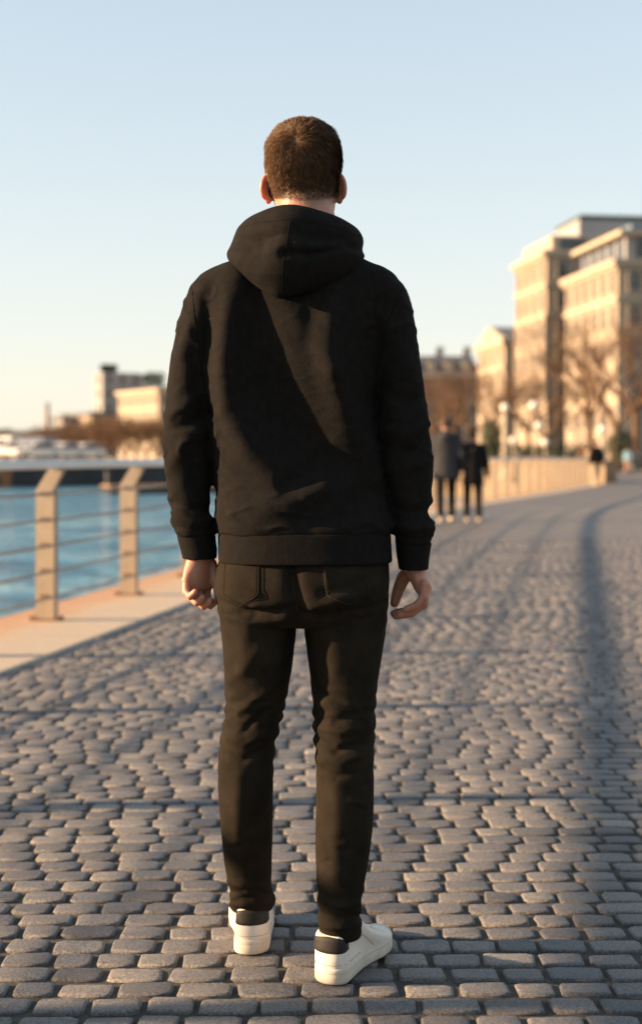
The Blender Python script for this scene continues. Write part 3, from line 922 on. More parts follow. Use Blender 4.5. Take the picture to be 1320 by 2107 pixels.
surf_tube('armhole_seam', hd_bvh, [(395, 592), (399, 640), (407, 720), (420, 790), (431, 850)], 0.0011, M['seam'], hoodie)
surf_tube('armhole_seam', hd_bvh, [(829, 590), (812, 625), (792, 680), (776, 760), (770, 840)], 0.0011, M['seam'], hoodie)

# ribbed waistband and cuffs
def rib_ring(name, rows, nseg, p, nrib, amp):
    rr = lerp_rows(rows, 5); rings = []
    for r_row in rr: rings.append(ring(*r_row, nseg, p))
    me_ = MB().loft(rings, cap=False)
    V = np.array([tuple(v) for v in me_.V]); n_ = nseg
    for i in range(len(rings)):
        c = V[i * n_:(i + 1) * n_].mean(0)
        k = np.arange(n_)
        d_ = V[i * n_:(i + 1) * n_] - c; d_[:, 2] = 0
        d_ /= np.linalg.norm(d_, axis=1)[:, None]
        V[i * n_:(i + 1) * n_] += d_ * (amp * np.sin(k / n_ * 2 * np.pi * nrib))[:, None]
    me2 = MB(); me2.add([Vector(v) for v in V], me_.F)
    return me2.build(name, M['rib'], hoodie, True)
rib_ring('waistband', [(1088, 456, 797, -0.118, 0.118), (1094, 450, 802, -0.127, 0.126), (1100, 449.5, 803, -0.129, 0.127), (1115, 449, 804, -0.130, 0.127), (1135, 450, 805, -0.131, 0.127), (1149, 450, 806, -0.132, 0.127), (1154, 451, 805, -0.131, 0.126), (1155, 455, 801, -0.126, 0.121), (1145, 458, 798, -0.122, 0.117)], 440, 2.5, 110, 0.00005)
rib_ring('cuff', [(1096, 368, 440, -0.043, 0.052), (1101, 365, 443, -0.046, 0.056), (1112, 366.5, 444, -0.045, 0.055), (1128, 371, 446, -0.042, 0.052), (1142, 374.5, 446, -0.040, 0.050), (1148, 376, 445, -0.038, 0.048), (1148, 380, 441, -0.034, 0.044), (1138, 381, 439, -0.032, 0.042)], 160, 2.1, 40, 0.00005)
rib_ring('cuff', [(1114, 818, 884, -0.043, 0.052), (1119, 814, 887, -0.046, 0.056), (1130, 814, 885, -0.045, 0.055), (1146, 816, 882.5, -0.042, 0.052), (1162, 818.5, 881, -0.040, 0.050), (1170, 820, 880, -0.038, 0.048), (1170, 824, 876, -0.034, 0.044), (1160, 826, 874, -0.032, 0.042)], 160, 2.1, 40, 0.00005)

# hood hanging down the back, open at the rim
hood_rows = [(611, 574, 588, -0.131, -0.100), (607, 560, 622, -0.138, -0.095), (598, 541, 655, -0.148, -0.08), (584, 519, 690, -0.158, -0.05), (566, 496, 718, -0.167, -0.015), (548, 478, 738, -0.172, 0.02), (532, 468.5, 749, -0.172, 0.045), (522, 467, 750, -0.168, 0.06),
             (513, 472, 747, -0.160, 0.068), (503, 476, 746, -0.159, 0.075), (490, 480, 747, -0.161, 0.085), (475, 485, 747, -0.158, 0.09), (464, 490, 744, -0.150, 0.095), (455, 498, 738, -0.139, 0.096), (449, 509, 728, -0.125, 0.093), (446, 522, 716, -0.113, 0.088), (448, 533, 705, -0.102, 0.082), (458, 543, 700, -0.092, 0.078), (480, 552, 695, -0.085, 0.074), (520, 556, 692, -0.08, 0.07)]
rr = lerp_rows(hood_rows, 5)
hm = MB().loft([ring(r[0], r[1], r[2], r[3], r[4], 120, 2.25, ymid=(r[3] * 0.35 + r[4] * 0.65)) for r in rr], cap=True)
hood_me = hm.mesh('hood')
hood_me = remesh(hood_me, 0.0036, 2, 0.5)
co = get_co(hood_me); no = get_no(hood_me); px, py = proj(co)
# the rim dips towards the right shoulder
dip = sstep(540, 440, py) * (np.clip(px - 600, 0, 150) / 150) ** 1.3 * 0.028 + sstep(520, 430, py) * (np.clip(585 - px, 0, 90) / 90) ** 1.6 * 0.012
co[:, 2] -= dip
face = sstep(-0.1, 0.5, -no[:, 1])
hl = [
    [(594, 440, .006, 40), (590, 480, .016, 46), (584, 515, .018, 46), (579, 560, .020, 44), (578, 605, .010, 30)],       # peak down the middle
    [(585, 522, -.010, 8), (640, 521, -.010, 8), (700, 505, -.006, 8)],                                                   # crease
    [(610, 512, .004, 8), (660, 508, .005, 8), (700, 494, .003, 8)],
    [(515, 508, -.008, 16), (540, 503, -.012, 18), (562, 501, -.006, 14)],                                               # dent
    [(500, 535, .004, 14), (540, 560, .005, 20)],
    [(470, 520, -.004, 8), (490, 514, -.006, 9), (515, 512, -.003, 8)],
    [(715, 500, -.005, 8), (748, 512, -.007, 9)],
]
disp = folds(px, py, hl, face) + cloth_noise(co, 22, 4) * 0.0012
set_co(hood_me, co + no * disp[:, None])
hood = link_mesh('hood', hood_me, M['hoodie'], hoodie)
hood_bvh = bvh_of(hood_me)
surf_tube('hood_seam', hood_bvh, [(597, 455), (593, 480), (587, 515), (582, 545), (580, 580), (580, 604)], 0.0011, M['seam'], hood)
surf_tube('rim_stitch', hood_bvh, [(497, 468), (530, 458), (590, 452), (650, 458), (700, 470), (738, 488)], 0.0006, M['seam'], hood)

# ---- jeans
mb = MB()
hip = [(1105, 470, 785, -0.105, 0.11), (1140, 456, 796, -0.116, 0.112), (1170, 447, 800, -0.126, 0.112), (1205, 444, 800, -0.136, 0.11), (1235, 446, 798, -0.134, 0.105), (1262, 450, 796, -0.118, 0.098), (1285, 460, 788, -0.09, 0.085)]
mb.loft([ring(r[0], r[1], r[2], r[3], r[4], 56, 2.4) for r in lerp_rows(hip, 4)])
def leg(rows): mb.loft([ring(r[0], r[1], r[2], r[3], r[4], 44, 2.15) for r in lerp_rows(rows, 4)])
leg([(1215, 455, 606, -0.10, 0.095), (1255, 450, 609, -0.105, 0.10), (1300, 455, 608, -0.097, 0.105), (1350, 459, 602, -0.088, 0.105), (1400, 462, 595, -0.078, 0.105), (1450, 463, 586, -0.068, 0.104), (1490, 460, 577, -0.058, 0.104), (1530, 453, 567, -0.048, 0.108), (1580, 449, 563, -0.044, 0.106),
     (1650, 450, 562, -0.030, 0.110), (1710, 454, 560, 0.0, 0.124), (1770, 461, 558, 0.042, 0.150), (1815, 469, 557, 0.07, 0.172), (1838, 473, 561, 0.086, 0.190), (1856, 471, 565, 0.096, 0.200), (1868, 477, 562, 0.104, 0.204)])
leg([(1215, 632, 795, -0.10, 0.095), (1255, 623, 797, -0.105, 0.10), (1300, 626, 792, -0.100, 0.10), (1350, 633, 785, -0.094, 0.096), (1400, 639, 778, -0.088, 0.09), (1450, 643, 772, -0.086, 0.08), (1490, 645, 769, -0.086, 0.07), (1530, 647, 768, -0.088, 0.06), (1580, 649, 769, -0.096, 0.05),
     (1650, 650, 769, -0.104, 0.038), (1710, 650, 765, -0.104, 0.026), (1770, 650, 758, -0.098, 0.02), (1830, 652, 748, -0.090, 0.016), (1880, 655, 742, -0.084, 0.016), (1910, 656, 745, -0.078, 0.026), (1926, 660, 742, -0.070, 0.028)])
jm = remesh(mb.mesh('jeans'), 0.004, 5, 0.5)
co = get_co(jm); no = get_no(jm); px, py = proj(co)
face = sstep(-0.05, 0.5, -no[:, 1])
jl = [
    # seat and under-seat folds
    [(600, 1160, -.008, 14), (606, 1210, -.012, 16), (614, 1265, -.012, 16)],
    [(450, 1238, -.004, 8), (500, 1258, -.007, 9), (560, 1262, -.007, 9), (605, 1250, -.004, 8)],
    [(470, 1268, .003, 8), (530, 1280, .005, 10), (590, 1275, .004, 9)],
    [(625, 1268, -.005, 8), (690, 1265, -.007, 8), (750, 1255, -.005, 8), (790, 1240, -.003, 7)],
    [(640, 1252, .004, 9), (690, 1238, .006, 10), (720, 1225, .004, 9)],
    [(660, 1222, -.004, 8), (720, 1205, -.005, 9), (790, 1180, -.003, 8)],
    [(460, 1200, .003, 9), (500, 1215, .004, 9), (530, 1228, .003, 8)],
    # back of the left knee
    [(462, 1440, -.004, 7), (480, 1478, -.007, 8), (515, 1488, -.005, 8)],
    [(490, 1465, .004, 9), (540, 1430, .005, 10), (575, 1400, .003, 9)],
    [(505, 1500, -.004, 8), (545, 1470, -.006, 9), (580, 1440, -.004, 8)],
    [(465, 1510, .003, 9), (505, 1530, .005, 10), (550, 1505, .004, 9)],
    [(460, 1555, -.003, 7), (500, 1565, -.005, 8), (548, 1540, -.004, 8)],
    [(470, 1400, .003, 12), (500, 1380, .004, 14), (530, 1340, .003, 14)],
    # back of the right knee
    [(645, 1415, -.003, 7), (690, 1440, -.005, 8), (725, 1462, -.003, 7)],
    [(650, 1440, .003, 8), (700, 1462, .004, 9), (740, 1470, .003, 8)],
    [(690, 1485, -.004, 8), (730, 1470, -.006, 8), (768, 1462, -.004, 8)],
    [(650, 1495, .003, 8), (700, 1505, .005, 9), (755, 1490, .004, 8)],
    [(648, 1520, -.004, 7), (690, 1545, -.006, 8), (745, 1530, -.004, 8)],
    [(655, 1560, .003, 8), (700, 1570, .004, 8), (745, 1555, .003, 8)],
    [(652, 1585, -.002, 6), (690, 1598, -.004, 7), (735, 1590, -.002, 6)],
    # stacking at the hems
    [(470, 1812, .003, 7), (515, 1825, .005, 8), (558, 1818, .004, 8)],
    [(472, 1836, -.004, 6), (515, 1846, -.005, 7), (562, 1838, -.004, 6)],
    [(472, 1858, .003, 6), (520, 1862, .004, 7), (564, 1855, .003, 6)],
    [(655, 1850, .002, 7), (700, 1862, .004, 8), (744, 1858, .003, 7)],
    [(655, 1880, -.003, 6), (700, 1890, -.005, 7), (744, 1885, -.003, 6)],
    [(660, 1905, .003, 6), (705, 1908, .004, 7), (745, 1900, .003, 6)],
    # long soft creases down the legs
    [(505, 1290, .004, 16), (498, 1380, .003, 16)], [(680, 1290, .004, 18), (690, 1380, .003, 16)],
    [(490, 1600, .003, 14), (488, 1760, .002, 12)], [(690, 1620, .003, 14), (690, 1800, .002, 14)],
]
jl2 = []
rj = random.Random(5)
for (cx_, cy_, sx_, sy_, n_) in ((515, 1495, 46, 75, 11), (708, 1515, 50, 75, 12), (515, 1842, 38, 28, 6), (700, 1885, 38, 32, 6), (520, 1262, 60, 16, 5), (705, 1255, 65, 18, 5), (500, 1700, 36, 70, 4), (705, 1720, 40, 80, 4)):
    for _ in range(n_):
        x0 = cx_ + rj.uniform(-1, 1) * sx_; y0 = cy_ + rj.uniform(-1, 1) * sy_; ln_ = rj.uniform(22, 60); sl = rj.choice((-1, 1)) * rj.uniform(0.05, 0.55); h_ = rj.uniform(.0018, .0042)
        jl2.append([(x0 - ln_ / 2, y0 - sl * ln_ / 2, 0, 4.5), (x0, y0 + rj.uniform(-5, 5), -h_, 5.0), (x0 + ln_ / 2, y0 + sl * ln_ / 2, 0, 4.5)])
        jl2.append([(x0 - ln_ / 2, y0 - 9 - sl * ln_ / 2, 0, 6), (x0, y0 - 9, h_ * .8, 7.0), (x0 + ln_ / 2, y0 - 9 + sl * ln_ / 2, 0, 6)])
disp = folds(px, py, jl, face) * 1.15 + folds(px, py, jl2, face)
knee = np.exp(-((py - 1500) / 70) ** 2) + 0.8 * np.exp(-((py - 1870) / 45) ** 2) + 0.4 * np.exp(-((py - 1250) / 40) ** 2)
disp += knee * 0.0032 * np.sin(co[:, 2] * 170 + cloth_noise(co, 12, 3) * 5) * (1 - 0.55 * face)
disp += cloth_noise(co, 16, 6, (1, 1, 0.5)) * 0.0022 + cloth_noise(co, 45, 9, (1, 1, 0.8)) * 0.0006
set_co(jm, co + no * disp[:, None])
jeans = link_mesh('jeans', jm, M['jeans'], man)
jb = bvh_of(jm)
def pocket(c, parent):
    """c: four corners + tip, in photo pixels: top left, top right, bottom right, tip, bottom left"""
    tl, tr, br, tip, bl = [np.array(q, float) for q in c]
    V = []; nu, nv = 14, 16
    for i in range(nv + 1):
        v = i / nv
        for j in range(nu + 1):
            u = j / nu
            bot = (bl * (1 - u * 2) + tip * (u * 2)) if u < .5 else (tip * (2 - u * 2) + br * (u * 2 - 1))
            top = tl * (1 - u) + tr * u
            q = top * (1 - v) + bot * v
            edge = (i in (0, nv)) or (j in (0, nu))
            h = cast_back(jb, q[0], q[1], 0.0003 if edge else 0.0028)
            V.append(h if h is not None else L(q[0], q[1], -0.12))
    n = nu + 1
    Fc = [(i * n + j, i * n + j + 1, (i + 1) * n + j + 1, (i + 1) * n + j) for i in range(nv) for j in range(nu)]
    o = MB().add(V, Fc).build('back_pocket', M['jeans'], parent, True)
    ins = lambda q, k: q + (sum((tl, tr, br, tip, bl)) / 5 - q) * k
    pts = [ins(q, 0.07) for q in (tl, bl, tip, br, tr)]
    surf_tube('stitching', jb, pts, 0.0008, M['stitch'], o, 0.0035)
pocket([(462, 1158), (536, 1158), (534, 1226), (498, 1248), (459, 1226)], jeans)
pocket([(662, 1158), (752, 1158), (760, 1222), (712, 1246), (668, 1226)], jeans)
surf_tube('seat_seam', jb, [(597, 1156), (603, 1200), (612, 1262)], 0.0013, M['stitch'], jeans, 0.0005)
surf_tube('belt_loop', jb, [(594, 1157), (595, 1172), (596, 1186)], 0.0022, M['jeans'], jeans, 0.0008)

# ---- sneakers
def sneaker(loc, rz, flip):
    root = empty('sneaker', (0, 0, 0)); root.parent = man
    root.location = loc; root.rotation_euler = (0, 0, rz)
    LEN = 0.288
    def half_w(t):
        w = interp(t, (0, .1, .25, .42, .58, .7, .82, .92, 1), (.0365, .0385, .0395, .0405, .046, .0515, .051, .047, .04))
        e = 1.0
        if t < .13: e = math.sqrt(max(0, 1 - ((.13 - t) / .13) ** 2.4))
        if t > .78: e = math.sqrt(max(0, 1 - ((t - .78) / .22) ** 2.3))
        return w * e
    def outline(t0, t1, sx, n=36, dx=0.0):
        ts = t0 + (t1 - t0) * (1 - np.cos(np.linspace(0, math.pi, n))) / 2
        a = []
        for t in ts:
            # map the clipped range back to a full rounded outline
            u = (t - t0) / (t1 - t0)
            w = half_w(u) * sx
            bend = flip * 0.010 * math.sin(math.pi * min(1, max(0, u))) * -1
            a.append((w, bend, t * LEN))
        R_ = [(w + b + dx, y_) for w, b, y_ in a]; L_ = [(-w + b + dx, y_) for w, b, y_ in reversed(a[1:-1])]
        return R_ + L_
    # sole
    mbs = MB(); rings = []
    for z, sx, g in ((0.0, 0.95, 0.012), (0.0025, 0.985, 0.006), (0.006, 1.0, 0.002), (0.019, 1.0, 0.0), (0.0208, 0.993, 0.0015), (0.0216, 0.993, 0.0015), (0.0225, 0.998, 0.0005), (0.029, 0.995, 0.001), (0.032, 0.96, 0.006)):
        rings.append([Vector((x, y_, z + 0.010 * max(0, (y_ / LEN - .72) / .28) ** 2)) for x, y_ in outline(g, 1 - g, sx)])
    mbs.loft(rings)
    mbs.build('sole', M['rubber'], root, True)
    # upper
    mbu = MB(); rings = []
    for k in range(27):
        z = 0.026 + 0.072 * k / 26; u = k / 26
        t1 = interp(u, (0, .06, .14, .22, .3, .4, .5, .62, .75, .88, 1), (.985, .975, .95, .90, .84, .76, .69, .61, .54, .49, .46))
        t0 = interp(u, (0, .3, .7, .9, 1), (.012, .004, .012, .02, .03))
        sx = interp(u, (0, .15, .4, .7, .9, 1), (.975, .98, .93, .86, .84, .80))
        rings.append([Vector((x, y_, z + 0.010 * max(0, (y_ / LEN - .72) / .28) ** 2)) for x, y_ in outline(t0, t1, sx)])
    mbu.loft(rings)
    um = remesh(mbu.mesh('upper'), 0.0025, 6, 0.6)
    up = link_mesh('upper', um, M['leather'], root)
    ub = bvh_of(um)
    # dark heel tab wrapped round the back of the collar
    V = []; nu, nv = 24, 8
    for i in range(nv + 1):
        for j in range(nu + 1):
            a = R(-74 + 148 * j / nu); e = abs(j / nu - .5) * 2
            z0 = 0.063 + 0.001 * e; z1 = 0.0965 - 0.016 * e ** 1.8
            z = z0 + (z1 - z0) * i / nv
            o_ = Vector((math.sin(a) * 0.12, 0.055 - math.cos(a) * 0.12, z)); d_ = (Vector((0, 0.055, z)) - o_).normalized()
            h = ub.ray_cast(o_, d_)
            q = h[0] if h[0] is not None else o_ + d_ * 0.08
            edge = (i in (0, nv)) or (j in (0, nu))
            V.append(q - d_ * (0.0002 if edge else 0.0022))
    n = nu + 1
    Fc = [(i * n + j, i * n + j + 1, (i + 1) * n + j + 1, (i + 1) * n + j) for i in range(nv) for j in range(nu)]
    MB().add(V, Fc).build('heel_tab', M['tab'], root, True)
    # stitched toe line, eyestay edges and laces
    def drop(x, y_, off):
        h = ub.ray_cast(Vector((x, y_, 0.3)), Vector((0, 0, -1)))
        return h[0] + h[1] * off if h[0] is not None else Vector((x, y_, 0.05))
    for sd in (-1, 1):
        pts = [drop(sd * interp(t, (.5, .62, .74, .8), (.020, .021, .018, .008)) - flip * .008, t * LEN, 0.0006) for t in np.linspace(.5, .8, 12)]
        MB().tube(pts, 0.0016, 6).build('eyestay_edge', M['leather'], root, True)
    for k in range(5):
        t = .53 + .05 * k
        pts = [drop(x - flip * .008, t * LEN + 0.004 * math.sin(x * 80), 0.0022) for x in np.linspace(-.018, .018, 7)]
        MB().tube(pts, 0.0026, 6).build('lace', M['leather'], root, True)
    pts = []
    for a in np.linspace(-1.25, 1.25, 24):
        o_ = Vector((math.sin(a) * 0.2, 0.14 - math.cos(a) * 0.25, 0.040)); d_ = (Vector((0, 0.11, 0.040)) - o_).normalized()
        h = ub.ray_cast(o_, d_)
        if h[0] is not None: pts.append(h[0])
    if len(pts) > 2: MB().tube(pts, 0.0009, 5).build('foxing_line', M['thread'], root, True)
    for sd in (-1, 1):
        pts = []
        for t in np.linspace(0, 1, 18):
            y_ = 0.075 + 0.085 * t; z_ = 0.088 - 0.050 * t ** 1.4
            h = ub.ray_cast(Vector((sd * 0.2, y_, z_)), Vector((-sd, 0, 0)))
            if h[0] is not None: pts.append(h[0] + h[1] * 0.0002)
        if len(pts) > 2: MB().tube(pts, 0.0008, 5).build('quarter_stitching', M['thread'], root, True)
        for k in range(3):
            pts = []
            for t in np.linspace(0, 1, 10):
                y_ = 0.178 + 0.011 * k + 0.006 * math.sin(t * 3); x_ = sd * (0.012 + 0.026 * t) - flip * 0.008
                h = ub.ray_cast(Vector((x_, y_, 0.3)), Vector((0, 0, -1)))
                if h[0] is not None and h[0].z > 0.036: pts.append(h[0] - h[1] * 0.0003)
            if len(pts) > 2: MB().tube(pts, 0.0007, 5).build('flex_crease', M['thread'], root, True)
    return root
lx = (515 - CX) / F * 3.10
sneaker((lx - MX, 3.092 - MY, 0.002), R(4), -1)
rx = (672 - CX) / F * 2.93
sneaker((rx - MX, 2.918 - MY, 0.002), R(-25), 1)
# ------------------------------------------------------------------ background materials
M['facade'] = noisy('limestone_facade', (0.28, 0.22, 0.155), (0.345, 0.275, 0.20), 0.25, 0.85, 0.2, 2.0, bdist=0.05)
M['facade_b'] = noisy('cream_facade', (0.31, 0.25, 0.18), (0.375, 0.305, 0.22), 0.25, 0.85, 0.2, 2.0, bdist=0.05)
M['facade_c'] = noisy('brown_facade', (0.23, 0.155, 0.10), (0.29, 0.20, 0.135), 0.25, 0.85, 0.2, 2.0, bdist=0.05)
M['trim'] = noisy('pale_stone_trim', (0.35, 0.29, 0.21), (0.42, 0.35, 0.26), 0.5, 0.8)
M['slate'] = noisy('slate_roof', (0.07, 0.075, 0.08), (0.12, 0.12, 0.12), 1.5, 0.7)
M['concrete'] = noisy('grey_concrete', (0.26, 0.258, 0.255), (0.32, 0.315, 0.31), 0.3, 0.85)
M['blueroof'] = noisy('blue_grey_metal', (0.10, 0.15, 0.20), (0.15, 0.20, 0.25), 0.6, 0.5)
M['glass'] = noisy('window_glass', (0.035, 0.04, 0.045), (0.07, 0.075, 0.08), 0.5, 0.15)
M['bark'] = noisy('bare_bark', (0.075, 0.042, 0.022), (0.13, 0.075, 0.04), 6, 0.9)
M['twig'] = noisy('bare_twigs', (0.085, 0.045, 0.022), (0.14, 0.075, 0.036), 2, 0.9)
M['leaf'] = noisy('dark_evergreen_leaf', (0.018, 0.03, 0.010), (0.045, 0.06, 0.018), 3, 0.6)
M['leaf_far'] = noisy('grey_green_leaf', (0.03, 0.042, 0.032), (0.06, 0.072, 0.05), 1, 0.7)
M['lamp_post'] = noisy('cream_lamp_post', (0.36, 0.29, 0.19), (0.44, 0.36, 0.25), 3, 0.6)
M['globe'] = noisy('opal_globe', (0.68, 0.62, 0.52), (0.75, 0.69, 0.58), 3, 0.3)
M['car_white'] = noisy('white_car_paint', (0.62, 0.59, 0.54), (0.7, 0.66, 0.6), 1, 0.3)
M['car_dark'] = noisy('dark_car_paint', (0.025, 0.028, 0.03), (0.04, 0.042, 0.045), 1, 0.25)
M['car_blue'] = noisy('blue_grey_paint', (0.12, 0.16, 0.20), (0.16, 0.20, 0.24), 1, 0.3)
M['tyre'] = noisy('black_tyre', (0.02, 0.02, 0.02), (0.03, 0.03, 0.03), 5, 0.9)
M['hub'] = noisy('wheel_metal', (0.4, 0.4, 0.4), (0.5, 0.5, 0.5), 5, 0.35, metallic=0.8)
M['headlamp'] = noisy('headlight_glass', (0.6, 0.6, 0.58), (0.7, 0.7, 0.68), 5, 0.15)
M['rust'] = noisy('rusty_steel', (0.20, 0.085, 0.03), (0.34, 0.16, 0.06), 1.5, 0.8, 0.3, 8)
M['hull'] = noisy('dark_hull', (0.02, 0.024, 0.028), (0.035, 0.04, 0.045), 1, 0.4)

# ------------------------------------------------------------------ buildings
def building(name, corner, ang, lu, lv, h, floors, bays_u, bays_v, mat, label, group=None, base_z=0.0, cornice=True, roof='flat', win=(1.15, 1.9), bands=(), plan_u=True):
    """corner: near ground corner. The sunlit face runs away from it at ang (degrees left of straight ahead), the shaded face to the right"""
    u = Vector((-math.sin(R(ang)), math.cos(R(ang)), 0)); v = Vector((math.cos(R(ang)), math.sin(R(ang)), 0))
    root = empty(name, (corner[0], corner[1], base_z)); set_props(root, label, 'building', group)
    def box(nm, u0, u1, v0, v1, z0, z1, mt, parent=root):
        q = [u * a + v * b for a, b in ((u0, v0), (u1, v0), (u1, v1), (u0, v1))]
        return MB().loft([[p + Vector((0, 0, z0)) for p in q], [p + Vector((0, 0, z1)) for p in q]]).build(nm, mt, parent)
    box('wall', 0, lu, 0, lv, -0.5, h, mat)
    fh = h / floors
    if cornice:
        box('cornice', -0.55, lu + 0.55, -0.55, lv + 0.3, h + 0.004, h + 0.55, M['trim'])
        box('cornice', -0.3, lu + 0.3, -0.3, lv + 0.2, h - 0.35, h - 0.002, M['trim'])
    for b in bands: box('string_course', -0.22, lu + 0.22, -0.22, lv + 0.1, b * fh - 0.22, b * fh + 0.2, M['trim'])
    # windows: surround proud of the wall with the pane set back in it
    ww, wh = win
    mbf = MB()
    for c_, s_ in (((0, 0, wh / 2 + 0.08), (ww + 0.36, 0.16, 0.16)), ((0, -0.06, -wh / 2 - 0.08), (ww + 0.46, 0.28, 0.16)), ((-ww / 2 - 0.09, 0, 0), (0.18, 0.16, wh)), ((ww / 2 + 0.09, 0, 0), (0.18, 0.16, wh)), ((0, 0.02, 0), (0.07, 0.06, wh)), ((0, 0.02, wh * 0.15), (ww, 0.06, 0.07))):
        mbf.box(c_, s_)
    fm = mbf.mesh('window'); fm.materials.append(M['trim'])
    pm = MB().box((0, 0.035, 0), (ww, 0.03, wh)).mesh('pane'); pm.materials.append(M['glass'])
    for fl in range(floors):
        z = fl * fh + fh * 0.52
        for side, nb, ln in (('u', bays_u, lu), ('v', bays_v, lv)):
            for k in range(nb):
                a = (k + 0.5) / nb * ln
                o = bpy.data.objects.new('window', fm); COL.objects.link(o); o.parent = root
                if side == 'u':
                    o.location = u * a - v * 0.06 + Vector((0, 0, z)); o.rotation_euler = (0, 0, math.atan2(-u.y, -u.x))
                else:
                    o.location = v * a - u * 0.06 + Vector((0, 0, z)); o.rotation_euler = (0, 0, math.atan2(v.y, v.x))
                q = bpy.data.objects.new('pane', pm); COL.objects.link(q); q.parent = o
    return root, box, u, v

# tall palace-like block
r3, box, u, v = building('apartment_building', (26.0, 165), 7.5, 13.5, 26, 24.4, 7, 4, 7, M['facade'], 'tallest cream stone block with deep cornice and attic, in the middle of the row', bands=(2, 5, 6))
box('attic', 1.0, 13, 0.9, 25, 24.96, 26.8, M['trim'])
box('roof_terrace', 2.0, 12.4, 4.5, 25, 26.81, 28.9, M['concrete'])
box('roof_hedge', 2.2, 12.2, 4.7, 25, 28.91, 29.5, M['leaf_far'])
box('attic_window', 0.96, 1.2, 2.2, 5.2, 25.1, 26.5, M['glass']); box('attic_window', 0.85, 0.898, 1.8, 4.6, 25.2, 26.4, M['glass'])
for k in range(5): box('pilaster', k * 13.5 / 4 - 0.28 if k else 0.02, k * 13.5 / 4 + 0.28 if k < 4 else 13.4, -0.3, -0.002, 7.5, 17.6, M['trim'])
# nearer block with glazed penthouse
r4, box, u, v = building('apartment_building', (29.0, 140), 7.5, 17.0, 24, 19.9, 6, 6, 7, M['facade_b'], 'cream stone block with bright horizontal bands and a glazed penthouse, nearest of the row', bands=(3, 4, 5))
box('penthouse', 1.6, 15.6, 1.4, 23, 20.46, 23.0, M['concrete'])
box('penthouse_eave', 0.6, 16.6, 0.5, 23, 23.01, 23.5, M['trim'])
box('penthouse_roof', 1.2, 16.0, 1.8, 23, 23.51, 24.1, M['blueroof'])
for k in range(6): box('penthouse_window', 1.52, 1.58, 2.4 + k * 3.2, 4.6 + k * 3.2, 20.8, 22.8, M['glass'])
for k in range(5): box('penthouse_window', 2.3 + k * 2.7, 4.2 + k * 2.7, 1.32, 1.38, 20.8, 22.8, M['glass'])
# gabled house
r2, box, u, v = building('town_house', (24.4, 190), 7.5, 15, 12, 16.2, 5, 4, 3, M['facade_b'], 'gabled cream house with dark slate roof between the tallest block and the lower grey roofs', bands=(4,))
g = [u * -0.2 + Vector((0, 0, 16.8)), u * 15.2 + Vector((0, 0, 16.8)), u * 7.5 + Vector((0, 0, 19.0))]
MB().loft([[p + v * 0.3 for p in g], [p + v * 12 for p in g]]).build('roof', M['slate'], r2)
MB().loft([[p - v * 0.35 for p in g], [p + v * 0.29 for p in g]]).build('gable', M['trim'], r2)
MB().tube([u * 7.5 + v * -0.36 + Vector((0, 0, 17.6)), u * 7.5 + v * -0.42 + Vector((0, 0, 17.6))], 0.7, 16).build('round_window', M['glass'], r2)
# low long block with grey mansard
r1, box, u, v = building('mansard_building', (7.0, 232), 2, 12, 19, 14.0, 4, 4, 8, M['facade_c'], 'long brownish building with grey mansard roof and chimneys behind the walking couple', cornice=True)
q0 = [(0, 0), (12, 0), (12, 19), (0, 19)]; q1 = [(2, 1.2), (10, 1.2), (10, 17.8), (2, 17.8)]
MB().loft([[u * a + v * b + Vector((0, 0, 14.56)) for a, b in q0], [u * a + v * b + Vector((0, 0, 17.6)) for a, b in q1]]).build('roof', M['slate'], r1)
for k, b in enumerate((3, 7.5, 12, 16.5)):
    box('chimney', 3, 4.2, b, b + 1.3, 16.5, 19.2, M['concrete'])
for k in range(6): box('dormer', 0.3, 1.8, 1.6 + k * 2.9, 2.8 + k * 2.9, 14.7, 16.5, M['trim'])

# across the water
a_l = 30.0
def left_b(name, px, depth, ang, lu, lv, h, fl, bu, bv, mat, label, **kw):
    x = (px - CX) / F * depth
    return building(name, (x, depth), ang, lu, lv, h, fl, bu, bv, mat, label, base_z=0.84, **kw)
rt, box, u, v = left_b('tower_block', 211, 300, 31, 4.5, 9, 18.0, 6, 1, 3, M['concrete'], 'grey tower with trees on its roof across the water', cornice=False)
ra, box, u, v = left_b('hotel_building', 238, 309, 31, 6, 16, 15.8, 5, 2, 6, M['concrete'], 'long grey block with rooftop greenery behind the bright cream one', cornice=False)
rc, box, u, v = left_b('hotel_building', 326, 268, 31, 19, 8, 12.6, 4, 6, 3, M['facade_b'], 'bright cream block standing in full sun across the water', cornice=True)
rd, box, u, v = left_b('warehouse', 188, 290, 31, 17, 5, 8.6, 3, 5, 2, M['facade_b'], 'low sunlit cream building with dark flat roof left of the tower', cornice=False)
box('roof', -0.5, 17.5, -0.5, 5.5, 8.61, 9.4, M['slate'])
rd, box, u, v = left_b('shed', 131, 295, 31, 6, 5, 7.6, 2, 2, 2, M['concrete'], 'small dull house with grey roof beside the slim chimney', cornice=False)
box('roof', -0.3, 6.3, -0.3, 5.3, 7.61, 8.6, M['slate'])
ch = empty('chimney_stack', ((98 - CX) / F * 300, 300, 0.84)); set_props(ch, 'slim brown chimney rising above the far treeline', 'chimney')
MB().tube([(0, 0, 0), (0, 0, 8), (0, 0, 11.2)], [0.75, 0.5, 0.4], 12).build('shaft', M['facade_c'], ch, True)
MB().tube([(0, 0, 11.2), (0, 0, 11.5)], [0.5, 0.5], 12).build('cap', M['slate'], ch)

